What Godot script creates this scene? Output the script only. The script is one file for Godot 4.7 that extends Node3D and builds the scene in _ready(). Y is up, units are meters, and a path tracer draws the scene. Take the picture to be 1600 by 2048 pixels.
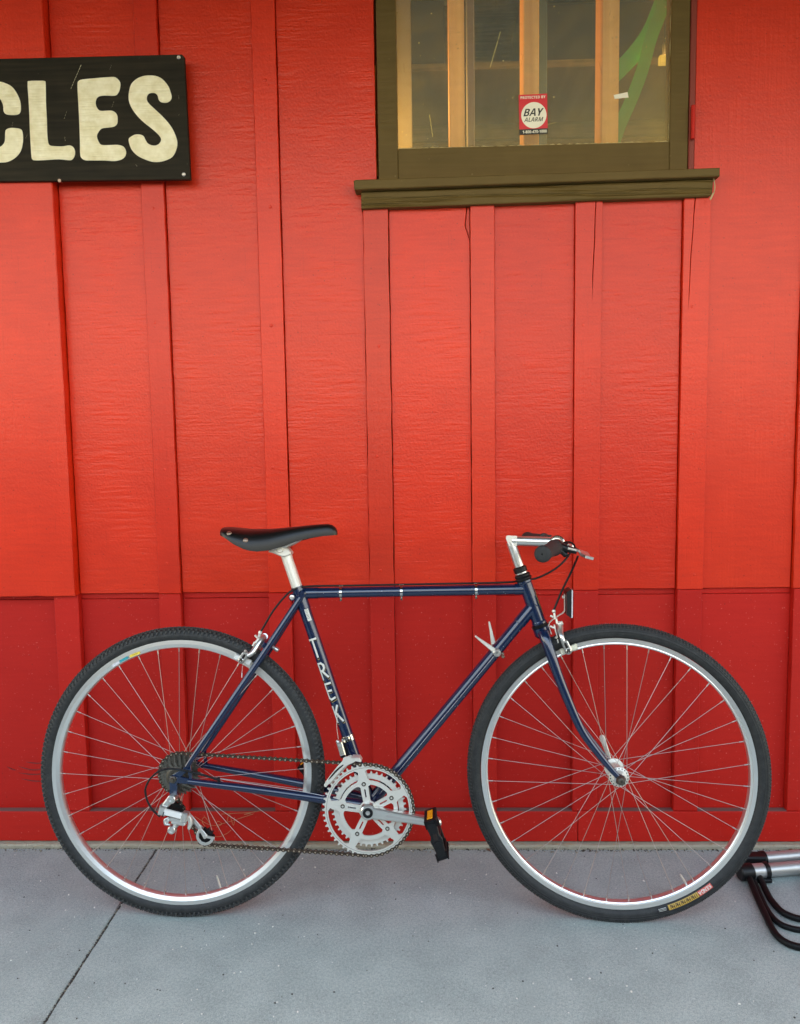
extends Node3D
# A blue bicycle leaning on a red board-and-batten shop wall. Metres, y up; the wall's foot lies along z = 0, the pavement in front of it at z > 0.

class MB:
	var v := PackedVector3Array()
	var n := PackedVector3Array()
	var uv := PackedVector2Array()
	func tri(a: Vector3, b: Vector3, c: Vector3, na: Vector3, nb: Vector3, nc: Vector3, ua := Vector2.ZERO, ub := Vector2.ZERO, uc := Vector2.ZERO) -> void:
		v.append(a); n.append(na); uv.append(ua)
		if (c - a).cross(b - a).dot(na + nb + nc) >= 0.0:
			v.append(b); n.append(nb); uv.append(ub)
			v.append(c); n.append(nc); uv.append(uc)
		else:
			v.append(c); n.append(nc); uv.append(uc)
			v.append(b); n.append(nb); uv.append(ub)
	func quad(a: Vector3, b: Vector3, c: Vector3, d: Vector3, na: Vector3, nb: Vector3, nc: Vector3, nd: Vector3) -> void:
		tri(a, b, c, na, nb, nc)
		tri(a, c, d, na, nc, nd)
	func mesh() -> ArrayMesh:
		var arr := []
		arr.resize(Mesh.ARRAY_MAX)
		arr[Mesh.ARRAY_VERTEX] = v
		arr[Mesh.ARRAY_NORMAL] = n
		arr[Mesh.ARRAY_TEX_UV] = uv
		var am := ArrayMesh.new()
		am.add_surface_from_arrays(Mesh.PRIMITIVE_TRIANGLES, arr)
		return am

var rng := RandomNumberGenerator.new()
var M := {}
var bike: Node3D
const STRAP_DARK := [[0.6824, 2.3707, -0.183], [0.6539, 2.2941, -0.183], [0.625, 2.2299, -0.186], [0.5794, 2.1724, -0.190], [0.515, 2.112, -0.194]]
const STRAP_LIGHT := [[0.6797, 2.3708, -0.174], [0.6593, 2.2939, -0.174], [0.6306, 2.2167, -0.176], [0.6099, 2.1387, -0.178], [0.5808, 2.0603, -0.180], [0.5514, 1.9947, -0.180], [0.518, 1.900, -0.180]]

# ------------------------------------------------------------------ shape helpers
func V(x: float, y: float, z := 0.0) -> Vector3:
	return Vector3(x, y, z)

func tube(m: MB, pts: Array, rad, sides := 12, caps := true) -> void:
	var k := pts.size()
	var tans := []
	for i in k:
		var t: Vector3 = pts[mini(i + 1, k - 1)] - pts[maxi(i - 1, 0)]
		tans.append(t.normalized())
	var nn: Vector3 = tans[0].cross(Vector3(0.12, 0.31, 0.94)).normalized()
	var rings := []
	var norms := []
	for i in k:
		nn = (nn - tans[i] * nn.dot(tans[i])).normalized()
		var bb: Vector3 = tans[i].cross(nn)
		var r: float = rad[i] if rad is Array else rad
		var ring := []
		var nr := []
		for j in sides + 1:
			var a := TAU * j / sides
			var d: Vector3 = nn * cos(a) + bb * sin(a)
			ring.append(pts[i] + d * r)
			nr.append(d)
		rings.append(ring)
		norms.append(nr)
	for i in k - 1:
		for j in sides:
			m.quad(rings[i][j], rings[i + 1][j], rings[i + 1][j + 1], rings[i][j + 1], norms[i][j], norms[i + 1][j], norms[i + 1][j + 1], norms[i][j + 1])
	if caps:
		for e in [0, k - 1]:
			var t: Vector3 = -tans[0] if e == 0 else tans[e]
			for j in sides:
				m.tri(pts[e], rings[e][j], rings[e][j + 1], t, t, t)

func smooth_path(pts: Array, per := 6) -> Array:
	var out := []
	var k := pts.size()
	for i in k - 1:
		var p0: Vector3 = pts[maxi(i - 1, 0)]
		var p3: Vector3 = pts[mini(i + 2, k - 1)]
		for s in per:
			out.append(pts[i].cubic_interpolate(pts[i + 1], p0, p3, float(s) / per))
	out.append(pts[k - 1])
	return out

func lathe(m: MB, o: Vector3, ax: Vector3, prof: Array, sides := 24, smooth := false) -> void:
	# prof: Vector2(along the axis, radius)
	ax = ax.normalized()
	var e := ax.cross(Vector3(0.13, 0.9, 0.21) if absf(ax.y) < 0.8 else Vector3(1, 0, 0.1)).normalized()
	var f := ax.cross(e)
	var k := prof.size()
	var sn := []
	for i in k - 1:
		var d: Vector2 = (prof[i + 1] - prof[i]).normalized()
		sn.append(Vector2(-d.y, d.x) if true else d)
	for i in k - 1:
		var p: Vector2 = prof[i]
		var q: Vector2 = prof[i + 1]
		if p.distance_to(q) < 1e-7:
			continue
		var np: Vector2 = sn[i]
		var nq: Vector2 = sn[i]
		if smooth:
			if i > 0 and sn[i - 1].dot(sn[i]) > 0.5:
				np = (sn[i - 1] + sn[i]).normalized()
			if i < k - 2 and sn[i + 1].dot(sn[i]) > 0.5:
				nq = (sn[i + 1] + sn[i]).normalized()
		for j in sides:
			var a := TAU * j / sides
			var b := TAU * (j + 1) / sides
			var da := e * cos(a) + f * sin(a)
			var db := e * cos(b) + f * sin(b)
			m.quad(o + ax * p.x + da * p.y, o + ax * q.x + da * q.y, o + ax * q.x + db * q.y, o + ax * p.x + db * p.y,
				ax * np.x + da * np.y, ax * nq.x + da * nq.y, ax * nq.x + db * nq.y, ax * np.x + db * np.y)

func rod(m: MB, a: Vector3, b: Vector3, r: float, sides := 16, bevel := 0.0) -> void:
	var l := a.distance_to(b)
	var w := minf(bevel, minf(r, l / 2) * 0.6)
	if w > 0.0:
		lathe(m, a, b - a, [Vector2(0, 0), Vector2(0, r - w), Vector2(w, r), Vector2(l - w, r), Vector2(l, r - w), Vector2(l, 0)], sides)
	else:
		lathe(m, a, b - a, [Vector2(0, 0), Vector2(0, r), Vector2(l, r), Vector2(l, 0)], sides)

func extrude(m: MB, poly: PackedVector2Array, z0: float, z1: float, bevel := 0.0, xf := Transform3D(), uvo := Vector2.ZERO, uvs := 1.0) -> void:
	if Geometry2D.is_polygon_clockwise(poly):
		poly.reverse()
	var k := poly.size()
	var en := []
	for i in k:
		var d := poly[(i + 1) % k] - poly[i]
		en.append(Vector2(d.y, -d.x).normalized())
	var inner := PackedVector2Array()
	for i in k:
		var a: Vector2 = en[(i + k - 1) % k]
		var b: Vector2 = en[i]
		var s := (a + b).normalized()
		inner.append(poly[i] - s * (bevel / maxf(0.4, s.dot(b))))
	var idx := Geometry2D.triangulate_polygon(inner)
	if idx.is_empty():
		inner = poly
		idx = Geometry2D.triangulate_polygon(inner)
		if idx.is_empty():
			print('polygon failed ', poly.size(), ' ', poly[0])
	var bs := xf.basis
	var up := (bs * Vector3(0, 0, 1)).normalized()
	for t in range(0, idx.size(), 3):
		var p := inner[idx[t]]
		var q := inner[idx[t + 1]]
		var r := inner[idx[t + 2]]
		m.tri(xf * V(p.x, p.y, z1), xf * V(q.x, q.y, z1), xf * V(r.x, r.y, z1), up, up, up, uvo + p * uvs, uvo + q * uvs, uvo + r * uvs)
		p = poly[idx[t]]; q = poly[idx[t + 1]]; r = poly[idx[t + 2]]
		m.tri(xf * V(p.x, p.y, z0), xf * V(q.x, q.y, z0), xf * V(r.x, r.y, z0), -up, -up, -up, uvo + p * uvs, uvo + q * uvs, uvo + r * uvs)
	for i in k:
		var j := (i + 1) % k
		var a: Vector2 = en[i]
		var b: Vector2 = en[i]
		if en[(i + k - 1) % k].dot(en[i]) > 0.75:
			a = (en[(i + k - 1) % k] + en[i]).normalized()
		if en[j].dot(en[i]) > 0.75:
			b = (en[j] + en[i]).normalized()
		var na := (bs * V(a.x, a.y)).normalized()
		var nb := (bs * V(b.x, b.y)).normalized()
		var p := poly[i]
		var q := poly[j]
		var up0 := uvo + p * uvs
		var uq0 := uvo + q * uvs
		var A := xf * V(p.x, p.y, z0)
		var B := xf * V(q.x, q.y, z0)
		var C := xf * V(q.x, q.y, z1 - bevel)
		var D := xf * V(p.x, p.y, z1 - bevel)
		var dz := a * 0.02
		m.tri(A, B, C, na, nb, nb, up0 + dz, uq0 + dz, uq0)
		m.tri(A, C, D, na, nb, na, up0 + dz, uq0, up0)
		if bevel > 0.0:
			var E := xf * V(inner[j].x, inner[j].y, z1)
			var F := xf * V(inner[i].x, inner[i].y, z1)
			var ma := (na + up).normalized()
			var mb := (nb + up).normalized()
			m.tri(D, C, E, ma, mb, mb, up0, uq0, uq0)
			m.tri(D, E, F, ma, mb, ma, up0, uq0, up0)

func rect(x0: float, y0: float, x1: float, y1: float) -> PackedVector2Array:
	return PackedVector2Array([Vector2(x0, y0), Vector2(x1, y0), Vector2(x1, y1), Vector2(x0, y1)])

func poly(a: Array, s := 1.0) -> PackedVector2Array:
	var p := PackedVector2Array()
	for i in range(0, a.size(), 2):
		p.append(Vector2(a[i], a[i + 1]) * s)
	return p

func rounded(p: PackedVector2Array, steps := 3) -> PackedVector2Array:
	# a closed Catmull-Rom curve through the points
	var out := PackedVector2Array()
	var k := p.size()
	for i in k:
		for s in steps:
			out.append(p[i].cubic_interpolate(p[(i + 1) % k], p[(i + k - 1) % k], p[(i + 2) % k], float(s) / steps))
	return out

func rough_edges(p: PackedVector2Array, step := 0.03, amp := 0.0006) -> PackedVector2Array:
	# long straight edges of sawn boards are never quite straight
	var out := PackedVector2Array()
	var k := p.size()
	for i in k:
		var a := p[i]
		var b := p[(i + 1) % k]
		var c := maxi(1, int(a.distance_to(b) / step))
		var nrm := (b - a).orthogonal().normalized()
		for s in c:
			var q := a.lerp(b, float(s) / c)
			if s > 0:
				q += nrm * rng.randf_range(-amp, amp)
			out.append(q)
	return out

func stadium(a: Vector2, b: Vector2, ra: float, rb := -1.0, n := 8) -> PackedVector2Array:
	if rb < 0.0:
		rb = ra
	var out := PackedVector2Array()
	var th := (b - a).angle()
	for i in n + 1:
		out.append(b + Vector2.from_angle(th - PI / 2 + PI * i / n) * rb)
	for i in n + 1:
		out.append(a + Vector2.from_angle(th + PI / 2 + PI * i / n) * ra)
	return out

func circle(c: Vector2, r: float, n := 32) -> PackedVector2Array:
	var out := PackedVector2Array()
	for i in n:
		out.append(c + Vector2.from_angle(TAU * i / n) * r)
	return out

func gear(n: int, root: float, tip: float) -> PackedVector2Array:
	var out := PackedVector2Array()
	for i in n:
		for s in [[-0.5, root], [-0.22, root + (tip - root) * 0.15], [-0.1, tip], [0.1, tip], [0.22, root + (tip - root) * 0.15]]:
			out.append(Vector2.from_angle(TAU * (i + s[0]) / n) * s[1])
	return out

func box(m: MB, c: Vector3, size: Vector3, bevel := 0.0, b := Basis()) -> void:
	extrude(m, rect(-size.x / 2, -size.y / 2, size.x / 2, size.y / 2), -size.z / 2, size.z / 2, bevel, Transform3D(b, c))

# strokes of lettering laid on a curved surface: at maps (u, v) to [point, normal]
func stroke(m: MB, pts: Array, w: float, at: Callable) -> void:
	for i in pts.size() - 1:
		var a: Vector2 = pts[i]
		var b: Vector2 = pts[i + 1]
		var d := (b - a).normalized()
		a -= d * w * 0.45
		b += d * w * 0.45
		var s := d.orthogonal() * w / 2
		var c := maxi(1, int(a.distance_to(b) / 0.003))
		for k in c:
			for h in 2:
				var p0 := a.lerp(b, float(k) / c) + s * (h - 1)
				var p1 := a.lerp(b, float(k + 1) / c) + s * (h - 1)
				var A: Array = at.call(p0)
				var B: Array = at.call(p1)
				var C: Array = at.call(p1 + s)
				var D: Array = at.call(p0 + s)
				m.quad(A[0], B[0], C[0], D[0], A[1], B[1], C[1], D[1])

const GLYPH := {
	"T": [[0, 1, 1, 1], [0.5, 1, 0.5, 0]],
	"R": [[0.12, 0, 0.12, 1, 0.6, 1, 0.85, 0.86, 0.85, 0.68, 0.6, 0.54, 0.12, 0.52], [0.45, 0.5, 1, 0.1]],
	"E": [[0.95, 1, 0.1, 1, 0.1, 0.12, 0.4, 0, 0.95, 0.06], [0.1, 0.55, 0.75, 0.55]],
	"K": [[0.12, 1, 0.12, 0], [0.85, 1, 0.15, 0.42], [0.38, 0.58, 1, 0]],
	"N": [[0, 0, 0, 1, 1, 0, 1, 1]], "D": [[0, 0, 0, 1, 0.55, 1, 0.95, 0.75, 0.95, 0.25, 0.55, 0, 0, 0]], "A": [[0, 0, 0.5, 1, 1, 0], [0.2, 0.35, 0.8, 0.35]],
}

func glyph(m: MB, ch: String, o: Vector2, size: Vector2, w: float, at: Callable) -> void:
	for st in GLYPH[ch]:
		var pts := []
		for i in range(0, st.size(), 2):
			pts.append(o + Vector2(st[i], st[i + 1]) * size)
		stroke(m, pts, w, at)

# ------------------------------------------------------------------ nodes
func thing(called: String, label: String, category: String, at := Transform3D(), group := "") -> Node3D:
	var o := Node3D.new()
	o.name = called
	add_child(o, true)
	o.transform = at
	tag(o, label, category, group)
	return o

func tag(o: Node, label: String, category: String, group := "") -> void:
	o.set_meta("label", label)
	o.set_meta("category", category)
	if group:
		o.set_meta("group", group)

func put(called: String, m, mat: Material, parent: Node = self) -> MeshInstance3D:
	var o := MeshInstance3D.new()
	o.name = called
	o.mesh = m.mesh() if m is MB else m
	o.material_override = mat
	parent.add_child(o, true)
	return o

func group(called: String, parent: Node, xf := Transform3D()) -> Node3D:
	var o := Node3D.new()
	o.name = called
	parent.add_child(o, true)
	o.transform = xf
	return o

func text(words: String, size: Vector2, c: Vector3, mat: Material, parent: Node, slant := 0.0, turn := 0.0, called := "lettering") -> void:
	var f := SystemFont.new()
	f.font_names = PackedStringArray(["Droid Sans"])
	f.font_weight = 700
	var t := TextMesh.new()
	t.text = words
	t.font = f
	t.font_size = 64
	t.pixel_size = 0.001
	t.depth = 0.004
	t.curve_step = 1.0
	var o := put(called, t, mat, parent)
	var bb := t.get_aabb()
	var sx := size.x / bb.size.x
	var sy := size.y / bb.size.y
	var b := Basis(Vector3(sx, 0, 0), Vector3(slant * sy, sy, 0), Vector3(0, 0, 0.06))
	b = Basis(Vector3(0, 0, 1), turn) * b
	o.transform = Transform3D(b, c - b * bb.get_center())

# ------------------------------------------------------------------ materials
func lin(r: float, g: float, b: float, a := 1.0) -> Color:
	var c := Color(r, g, b).linear_to_srgb()
	c.a = a
	return c

func mat(c: Color, rough: float, metal := 0.0, spec := 0.5) -> StandardMaterial3D:
	var m := StandardMaterial3D.new()
	m.albedo_color = c
	m.roughness = rough
	m.metallic = metal
	m.metallic_specular = spec
	return m

func noise(w: int, h: int, freq: float, sd: int, oct := 3, to_w := 0, to_h := 0, ridged := false) -> PackedByteArray:
	var f := FastNoiseLite.new()
	f.noise_type = FastNoiseLite.TYPE_SIMPLEX_SMOOTH
	f.seed = sd
	f.frequency = freq
	f.fractal_octaves = oct
	f.fractal_type = FastNoiseLite.FRACTAL_RIDGED if ridged else FastNoiseLite.FRACTAL_FBM
	var im := f.get_seamless_image(w, h)
	im.convert(Image.FORMAT_L8)
	if to_w:
		im.resize(to_w, to_h, Image.INTERPOLATE_CUBIC)
	return im.get_data()

func gray(data: PackedByteArray, s: int) -> ImageTexture:
	return ImageTexture.create_from_image(Image.create_from_data(s, s, false, Image.FORMAT_L8, data))

func blend(maps: Array, weights: Array, s: int) -> PackedByteArray:
	# a weighted sum of byte maps about the middle grey
	var out := PackedByteArray()
	out.resize(s * s)
	var k := maps.size()
	var a: PackedByteArray = maps[0]
	var b: PackedByteArray = maps[mini(1, k - 1)]
	var c: PackedByteArray = maps[mini(2, k - 1)]
	var wa: float = weights[0]
	var wb: float = weights[1] if k > 1 else 0.0
	var wc: float = weights[2] if k > 2 else 0.0
	for i in s * s:
		out[i] = clampi(int(128.0 + (a[i] - 128) * wa + (b[i] - 128) * wb + (c[i] - 128) * wc), 0, 255)
	return out

func tint(data: PackedByteArray, s: int, low: Color, high: Color) -> Image:
	var rgb := PackedByteArray()
	rgb.resize(s * s * 3)
	var lut := PackedByteArray()
	for i in 256:
		var c := low.lerp(high, i / 255.0)
		lut.append(int(clampf(c.r, 0, 1) * 255)); lut.append(int(clampf(c.g, 0, 1) * 255)); lut.append(int(clampf(c.b, 0, 1) * 255))
	for i in s * s:
		var q := data[i] * 3
		rgb[i * 3] = lut[q]
		rgb[i * 3 + 1] = lut[q + 1]
		rgb[i * 3 + 2] = lut[q + 2]
	return Image.create_from_data(s, s, false, Image.FORMAT_RGB8, rgb)

func specks(im: Image, count: int, c: Color, most := 2, strength := 0.6) -> void:
	var s := im.get_width()
	for i in count:
		var x := rng.randi() % s
		var y := rng.randi() % im.get_height()
		var r := rng.randi_range(1, most)
		var k := rng.randf_range(0.2, strength)
		for dx in r:
			for dy in r:
				var px := (x + dx) % s
				var py := (y + dy) % im.get_height()
				im.set_pixel(px, py, im.get_pixel(px, py).lerp(c, k))

func scratch(im: Image, a: Vector2, b: Vector2, c: Color, k := 0.6, gaps := 0.2) -> void:
	var n := int(a.distance_to(b)) + 1
	for i in n:
		if rng.randf() < gaps:
			continue
		var p := a.lerp(b, float(i) / n)
		var x := posmod(int(p.x), im.get_width())
		var y := posmod(int(p.y), im.get_height())
		im.set_pixel(x, y, im.get_pixel(x, y).lerp(c, k))

func materials() -> void:
	var S := 1024
	var iso := noise(S, S, 0.045, 3, 3)
	var fine := noise(S, S, 0.16, 4, 2)
	var big := noise(S, S, 0.006, 5, 3)
	var saw := noise(110, S, 0.07, 6, 4, S, S)
	var grain := noise(S, 40, 0.08, 7, 4, S, S)
	var saw2 := noise(14, S, 0.012, 8, 2, S, S)
	# red gloss paint over rough-sawn boards
	var peel := noise(S, S, 0.11, 9, 2)
	var hh := PackedByteArray()
	var hv := PackedByteArray()
	hh.resize(S * S)
	hv.resize(S * S)
	for i in S * S:
		var k := clampf((big[i] - 70) / 110.0, 0.15, 1.0)   # the saw marks come and go
		var p := (peel[i] - 128) * 0.35 + (iso[i] - 128) * 0.22
		hh[i] = clampi(int(128.0 + p + ((saw[i] - 128) * 0.75 + (saw2[i] - 128) * 0.25) * k), 0, 255)
		hv[i] = clampi(int(128.0 + p + ((grain[i] - 128) * 0.6 + (saw[i] - 128) * 0.2) * k), 0, 255)
	# single deep saw lines and drips
	for q in 46:
		var y := rng.randi() % S
		var x0 := rng.randi() % S
		var dep := rng.randi_range(-70, 60)
		for x in rng.randi_range(60, 330):
			var yy := (y + int(2.0 * sin(x * 0.02 + q))) % S
			var c := yy * S + (x0 + x) % S
			hh[c] = clampi(hh[c] + dep, 0, 255)
			c = ((yy + 1) % S) * S + (x0 + x) % S
			hh[c] = clampi(hh[c] + dep / 2, 0, 255)
	var col := blend([big, saw, fine], [0.32, 0.4, 0.35], S)
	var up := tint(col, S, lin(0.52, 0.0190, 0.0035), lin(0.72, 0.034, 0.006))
	specks(up, 700, lin(0.2, 0.01, 0.008), 3, 0.5)
	specks(up, 200, lin(0.75, 0.2, 0.15), 2, 0.4)
	for i in 150:
		var a := Vector2(rng.randf() * S, rng.randf() * S)
		scratch(up, a, a + Vector2(rng.randf_range(12, 130), rng.randf_range(-3, 3)), lin(0.30, 0.010, 0.004), rng.randf_range(0.08, 0.38), 0.25)
	for q in 7:
		var kx := rng.randi() % S
		var ky := rng.randi() % S
		for dy in range(-26, 27):
			for dx in range(-46, 47):
				var e := sqrt(pow(dx / 46.0, 2) + pow(dy / 26.0, 2))
				if e < 1.0:
					var c := posmod(ky + dy, S) * S + posmod(kx + dx, S)
					hh[c] = clampi(hh[c] + int(34.0 * sin(e * 22.0) * (1.0 - e)), 0, 255)
	for i in 46:
		var a := Vector2(rng.randf() * S, rng.randf() * S)
		scratch(up, a, a + Vector2(rng.randf_range(-3, 3), rng.randf_range(14, 90)), lin(0.28, 0.010, 0.005), rng.randf_range(0.1, 0.4), 0.3)
	for i in 40:
		var a := Vector2(rng.randf() * S, rng.randf() * S)
		scratch(up, a, a + Vector2(rng.randf_range(-22, 22), rng.randf_range(-14, 14)), lin(0.75, 0.22, 0.16), 0.25, 0.4)
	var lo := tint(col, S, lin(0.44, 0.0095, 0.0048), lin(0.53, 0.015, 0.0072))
	specks(lo, 2200, lin(0.6, 0.22, 0.19), 3, 0.6)
	specks(lo, 250, lin(0.7, 0.4, 0.35), 2, 0.6)
	specks(lo, 250, lin(0.12, 0.012, 0.01), 3, 0.5)
	for i in 60:
		var a := Vector2(rng.randf() * S, rng.randf() * S)
		scratch(lo, a, a + Vector2(rng.randf_range(-30, 30), rng.randf_range(-30, 30)), lin(0.55, 0.22, 0.2), 0.3, 0.4)
	var upt := ImageTexture.create_from_image(up)
	var lot := ImageTexture.create_from_image(lo)
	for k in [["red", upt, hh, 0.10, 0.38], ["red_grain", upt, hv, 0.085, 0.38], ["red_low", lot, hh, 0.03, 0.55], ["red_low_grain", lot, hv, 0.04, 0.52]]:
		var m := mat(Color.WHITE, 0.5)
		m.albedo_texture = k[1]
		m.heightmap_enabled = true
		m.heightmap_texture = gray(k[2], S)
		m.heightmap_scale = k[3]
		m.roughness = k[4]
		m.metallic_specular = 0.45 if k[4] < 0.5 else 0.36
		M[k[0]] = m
	M.red_old = mat(lin(0.20, 0.018, 0.008), 0.55)
	M.gap = mat(lin(0.012, 0.006, 0.004), 0.9)
	M.ledge_dust = mat(lin(0.17, 0.075, 0.065), 0.95)
	M.rust = mat(lin(0.16, 0.055, 0.02), 0.8)
	# olive-brown trim
	var H := 512
	var g1 := noise(24, H, 0.16, 21, 3, H, H)
	var g2 := noise(H, H, 0.02, 22, 3)
	var rid := noise(16, H, 0.075, 23, 2, H, H, true)
	var tr := mat(Color.WHITE, 0.6, 0.0, 0.35)
	var trc := tint(blend([g1, g2], [0.5, 0.6], H), H, lin(0.098, 0.064, 0.016), lin(0.130, 0.086, 0.024))
	specks(trc, 60, lin(0.25, 0.2, 0.12), 2, 0.5)
	tr.albedo_texture = ImageTexture.create_from_image(trc)
	tr.heightmap_enabled = true
	tr.heightmap_texture = gray(g1, H)
	tr.heightmap_scale = 0.06
	M.trim = tr
	var ap: StandardMaterial3D = tr.duplicate()
	var rb := PackedByteArray()
	rb.resize(H * H)
	for i in H * H:
		rb[i] = 255 - int(clampf((rid[i] - 150) * 3.0, 0, 255))
	ap.heightmap_texture = gray(blend([rb, g1], [0.8, 0.35], H), H)
	ap.heightmap_scale = 0.7
	M.apron = ap
	# bare studs
	var st := mat(Color.WHITE, 0.7)
	var stg := noise(H, 10, 0.035, 31, 3, H, H, true)
	st.albedo_texture = ImageTexture.create_from_image(tint(blend([stg, noise(H, 20, 0.06, 32, 3, H, H)], [0.8, 0.4], H), H, lin(0.92, 0.52, 0.14), lin(0.62, 0.29, 0.065)))
	M.stud = st
	var iw := mat(Color.WHITE, 0.8)
	iw.albedo_texture = ImageTexture.create_from_image(tint(blend([g1, g2], [0.7, 0.8], H), H, lin(0.085, 0.066, 0.022), lin(0.21, 0.165, 0.065)))
	M.inside = iw
	M.inside_low = mat(lin(0.06, 0.045, 0.03), 0.8)
	M.inside_gray = mat(lin(0.25, 0.24, 0.19), 0.7)
	M.inside_dark = mat(lin(0.03, 0.03, 0.03), 0.7)
	M.inside_blue = mat(lin(0.05, 0.09, 0.11), 0.6)
	M.inside_plum = mat(lin(0.10, 0.03, 0.05), 0.6)
	M.green = mat(lin(0.07, 0.42, 0.07, 0.72), 0.45)
	M.green.transparency = BaseMaterial3D.TRANSPARENCY_ALPHA
	M.yellow = mat(lin(0.8, 0.6, 0.06), 0.5)
	# concrete
	var c1 := noise(S, S, 0.008, 41, 4)
	var c2 := noise(S, S, 0.12, 42, 3)
	var c3 := noise(S, S, 0.4, 43, 1)
	var cc := tint(blend([c1, c2, c3], [0.30, 0.45, 0.8], S), S, lin(0.208, 0.248, 0.236), lin(0.475, 0.525, 0.492))
	specks(cc, 5200, lin(0.12, 0.12, 0.12), 2, 0.4)
	specks(cc, 2600, lin(0.6, 0.59, 0.56), 2, 0.35)
	for i in 15:
		var p := Vector2(rng.randf() * S, rng.randf() * S)
		var rx := rng.randf_range(12, 60)
		var ry := rng.randf_range(8, 34)
		for k in int(rx * ry * 1.6):
			var q := p + Vector2(rng.randfn() * rx * 0.5, rng.randfn() * ry * 0.5)
			var x := posmod(int(q.x), S)
			var y := posmod(int(q.y), S)
			cc.set_pixel(x, y, cc.get_pixel(x, y).lerp(lin(0.15, 0.145, 0.13), 0.13))
	for i in 26:
		var p := Vector2(rng.randf() * S, rng.randf() * S)
		for k in 90:
			var q := p + Vector2(rng.randfn() * 9, rng.randfn() * 5)
			var x := posmod(int(q.x), S)
			var y := posmod(int(q.y), S)
			cc.set_pixel(x, y, cc.get_pixel(x, y).lerp(lin(0.16, 0.15, 0.14), 0.22))
	for i in 40:
		var a := Vector2(rng.randf() * S, rng.randf() * S)
		scratch(cc, a, a + Vector2(rng.randf_range(-40, 40), rng.randf_range(-12, 12)), lin(0.17, 0.17, 0.17) if i % 2 else lin(0.42, 0.42, 0.41), 0.3, 0.3)
	var con := mat(Color.WHITE, 0.72)
	con.albedo_texture = ImageTexture.create_from_image(cc)
	con.heightmap_enabled = true
	con.heightmap_texture = gray(blend([c2, c3, c1], [0.5, 0.5, 0.4], S), S)
	con.heightmap_scale = 0.09
	M.concrete = con
	M.curb = mat(lin(0.36, 0.32, 0.235), 0.9)
	M.curb.heightmap_enabled = true
	M.curb.heightmap_texture = con.heightmap_texture
	M.curb.heightmap_scale = 0.3
	M.asphalt = mat(lin(0.055, 0.055, 0.057), 0.9)
	M.dirt = mat(lin(0.07, 0.052, 0.04), 0.95)
	M.grit = mat(lin(0.72, 0.70, 0.64), 0.7)
	M.grit_dark = mat(lin(0.05, 0.045, 0.04), 0.8)
	M.straw = mat(lin(0.42, 0.26, 0.12), 0.8)
	M.leaf = mat(lin(0.16, 0.06, 0.025), 0.8)
	# sign
	var sg := tint(blend([g1, g2], [0.9, 0.5], H), H, lin(0.008, 0.007, 0.004), lin(0.026, 0.021, 0.012))
	specks(sg, 90, lin(0.4, 0.36, 0.24), 2, 0.5)
	var sm := mat(Color.WHITE, 0.6, 0.0, 0.3)
	sm.albedo_texture = ImageTexture.create_from_image(sg)
	sm.heightmap_enabled = true
	sm.heightmap_texture = gray(g1, H)
	sm.heightmap_scale = 0.04
	M.sign = sm
	var cr := mat(Color.WHITE, 0.55)
	cr.albedo_texture = ImageTexture.create_from_image(tint(blend([g2, noise(H, H, 0.05, 51, 3)], [0.9, 0.5], H), H, lin(0.72, 0.66, 0.42), lin(0.94, 0.90, 0.70)))
	cr.heightmap_enabled = true
	cr.heightmap_texture = gray(g1, H)
	cr.heightmap_scale = 0.14
	M.cream = cr
	M.scratch = mat(lin(0.5, 0.46, 0.3), 0.7)
	# glass, and a film of dirt with glare painted in
	var gl := mat(Color(0.9, 0.95, 0.9, 0.06), 0.03)
	gl.transparency = BaseMaterial3D.TRANSPARENCY_ALPHA
	M.glass = gl
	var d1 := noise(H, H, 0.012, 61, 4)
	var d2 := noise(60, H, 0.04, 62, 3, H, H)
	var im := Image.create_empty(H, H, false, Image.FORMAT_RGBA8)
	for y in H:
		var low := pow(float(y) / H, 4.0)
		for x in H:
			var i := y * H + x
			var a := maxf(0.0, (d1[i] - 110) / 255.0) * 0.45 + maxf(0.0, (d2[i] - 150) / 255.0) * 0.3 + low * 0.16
			im.set_pixel(x, y, Color(0.80, 0.74, 0.54, clampf(a * 0.75 + 0.02 + 0.5 * pow(float(x) / H, 4.0) * (0.35 + 0.65 * low) + 0.18 * low + 0.12 * pow(1.0 - float(x) / H, 8.0), 0, 1)))  # extra alpha at right and lower right paints haze and glare on the pane
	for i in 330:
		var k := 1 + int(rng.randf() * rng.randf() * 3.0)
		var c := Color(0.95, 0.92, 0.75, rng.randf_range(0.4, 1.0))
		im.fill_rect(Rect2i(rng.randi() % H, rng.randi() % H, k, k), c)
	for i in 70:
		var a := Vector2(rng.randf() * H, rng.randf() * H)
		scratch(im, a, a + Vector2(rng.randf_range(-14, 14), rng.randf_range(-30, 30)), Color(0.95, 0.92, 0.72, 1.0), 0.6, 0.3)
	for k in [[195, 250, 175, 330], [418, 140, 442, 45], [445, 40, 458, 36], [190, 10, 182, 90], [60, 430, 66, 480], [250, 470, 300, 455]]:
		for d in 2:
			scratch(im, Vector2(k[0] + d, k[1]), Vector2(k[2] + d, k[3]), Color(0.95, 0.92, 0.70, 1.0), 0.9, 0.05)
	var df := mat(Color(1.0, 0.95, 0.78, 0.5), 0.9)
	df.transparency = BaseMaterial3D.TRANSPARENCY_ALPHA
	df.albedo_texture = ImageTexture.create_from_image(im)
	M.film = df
	M.bulb = mat(lin(0.3, 0.2, 0.05), 0.4)
	M.bulb.emission_enabled = true
	M.bulb.emission = lin(1.0, 0.60, 0.08)
	M.bulb.emission_energy_multiplier = 0.26
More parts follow.
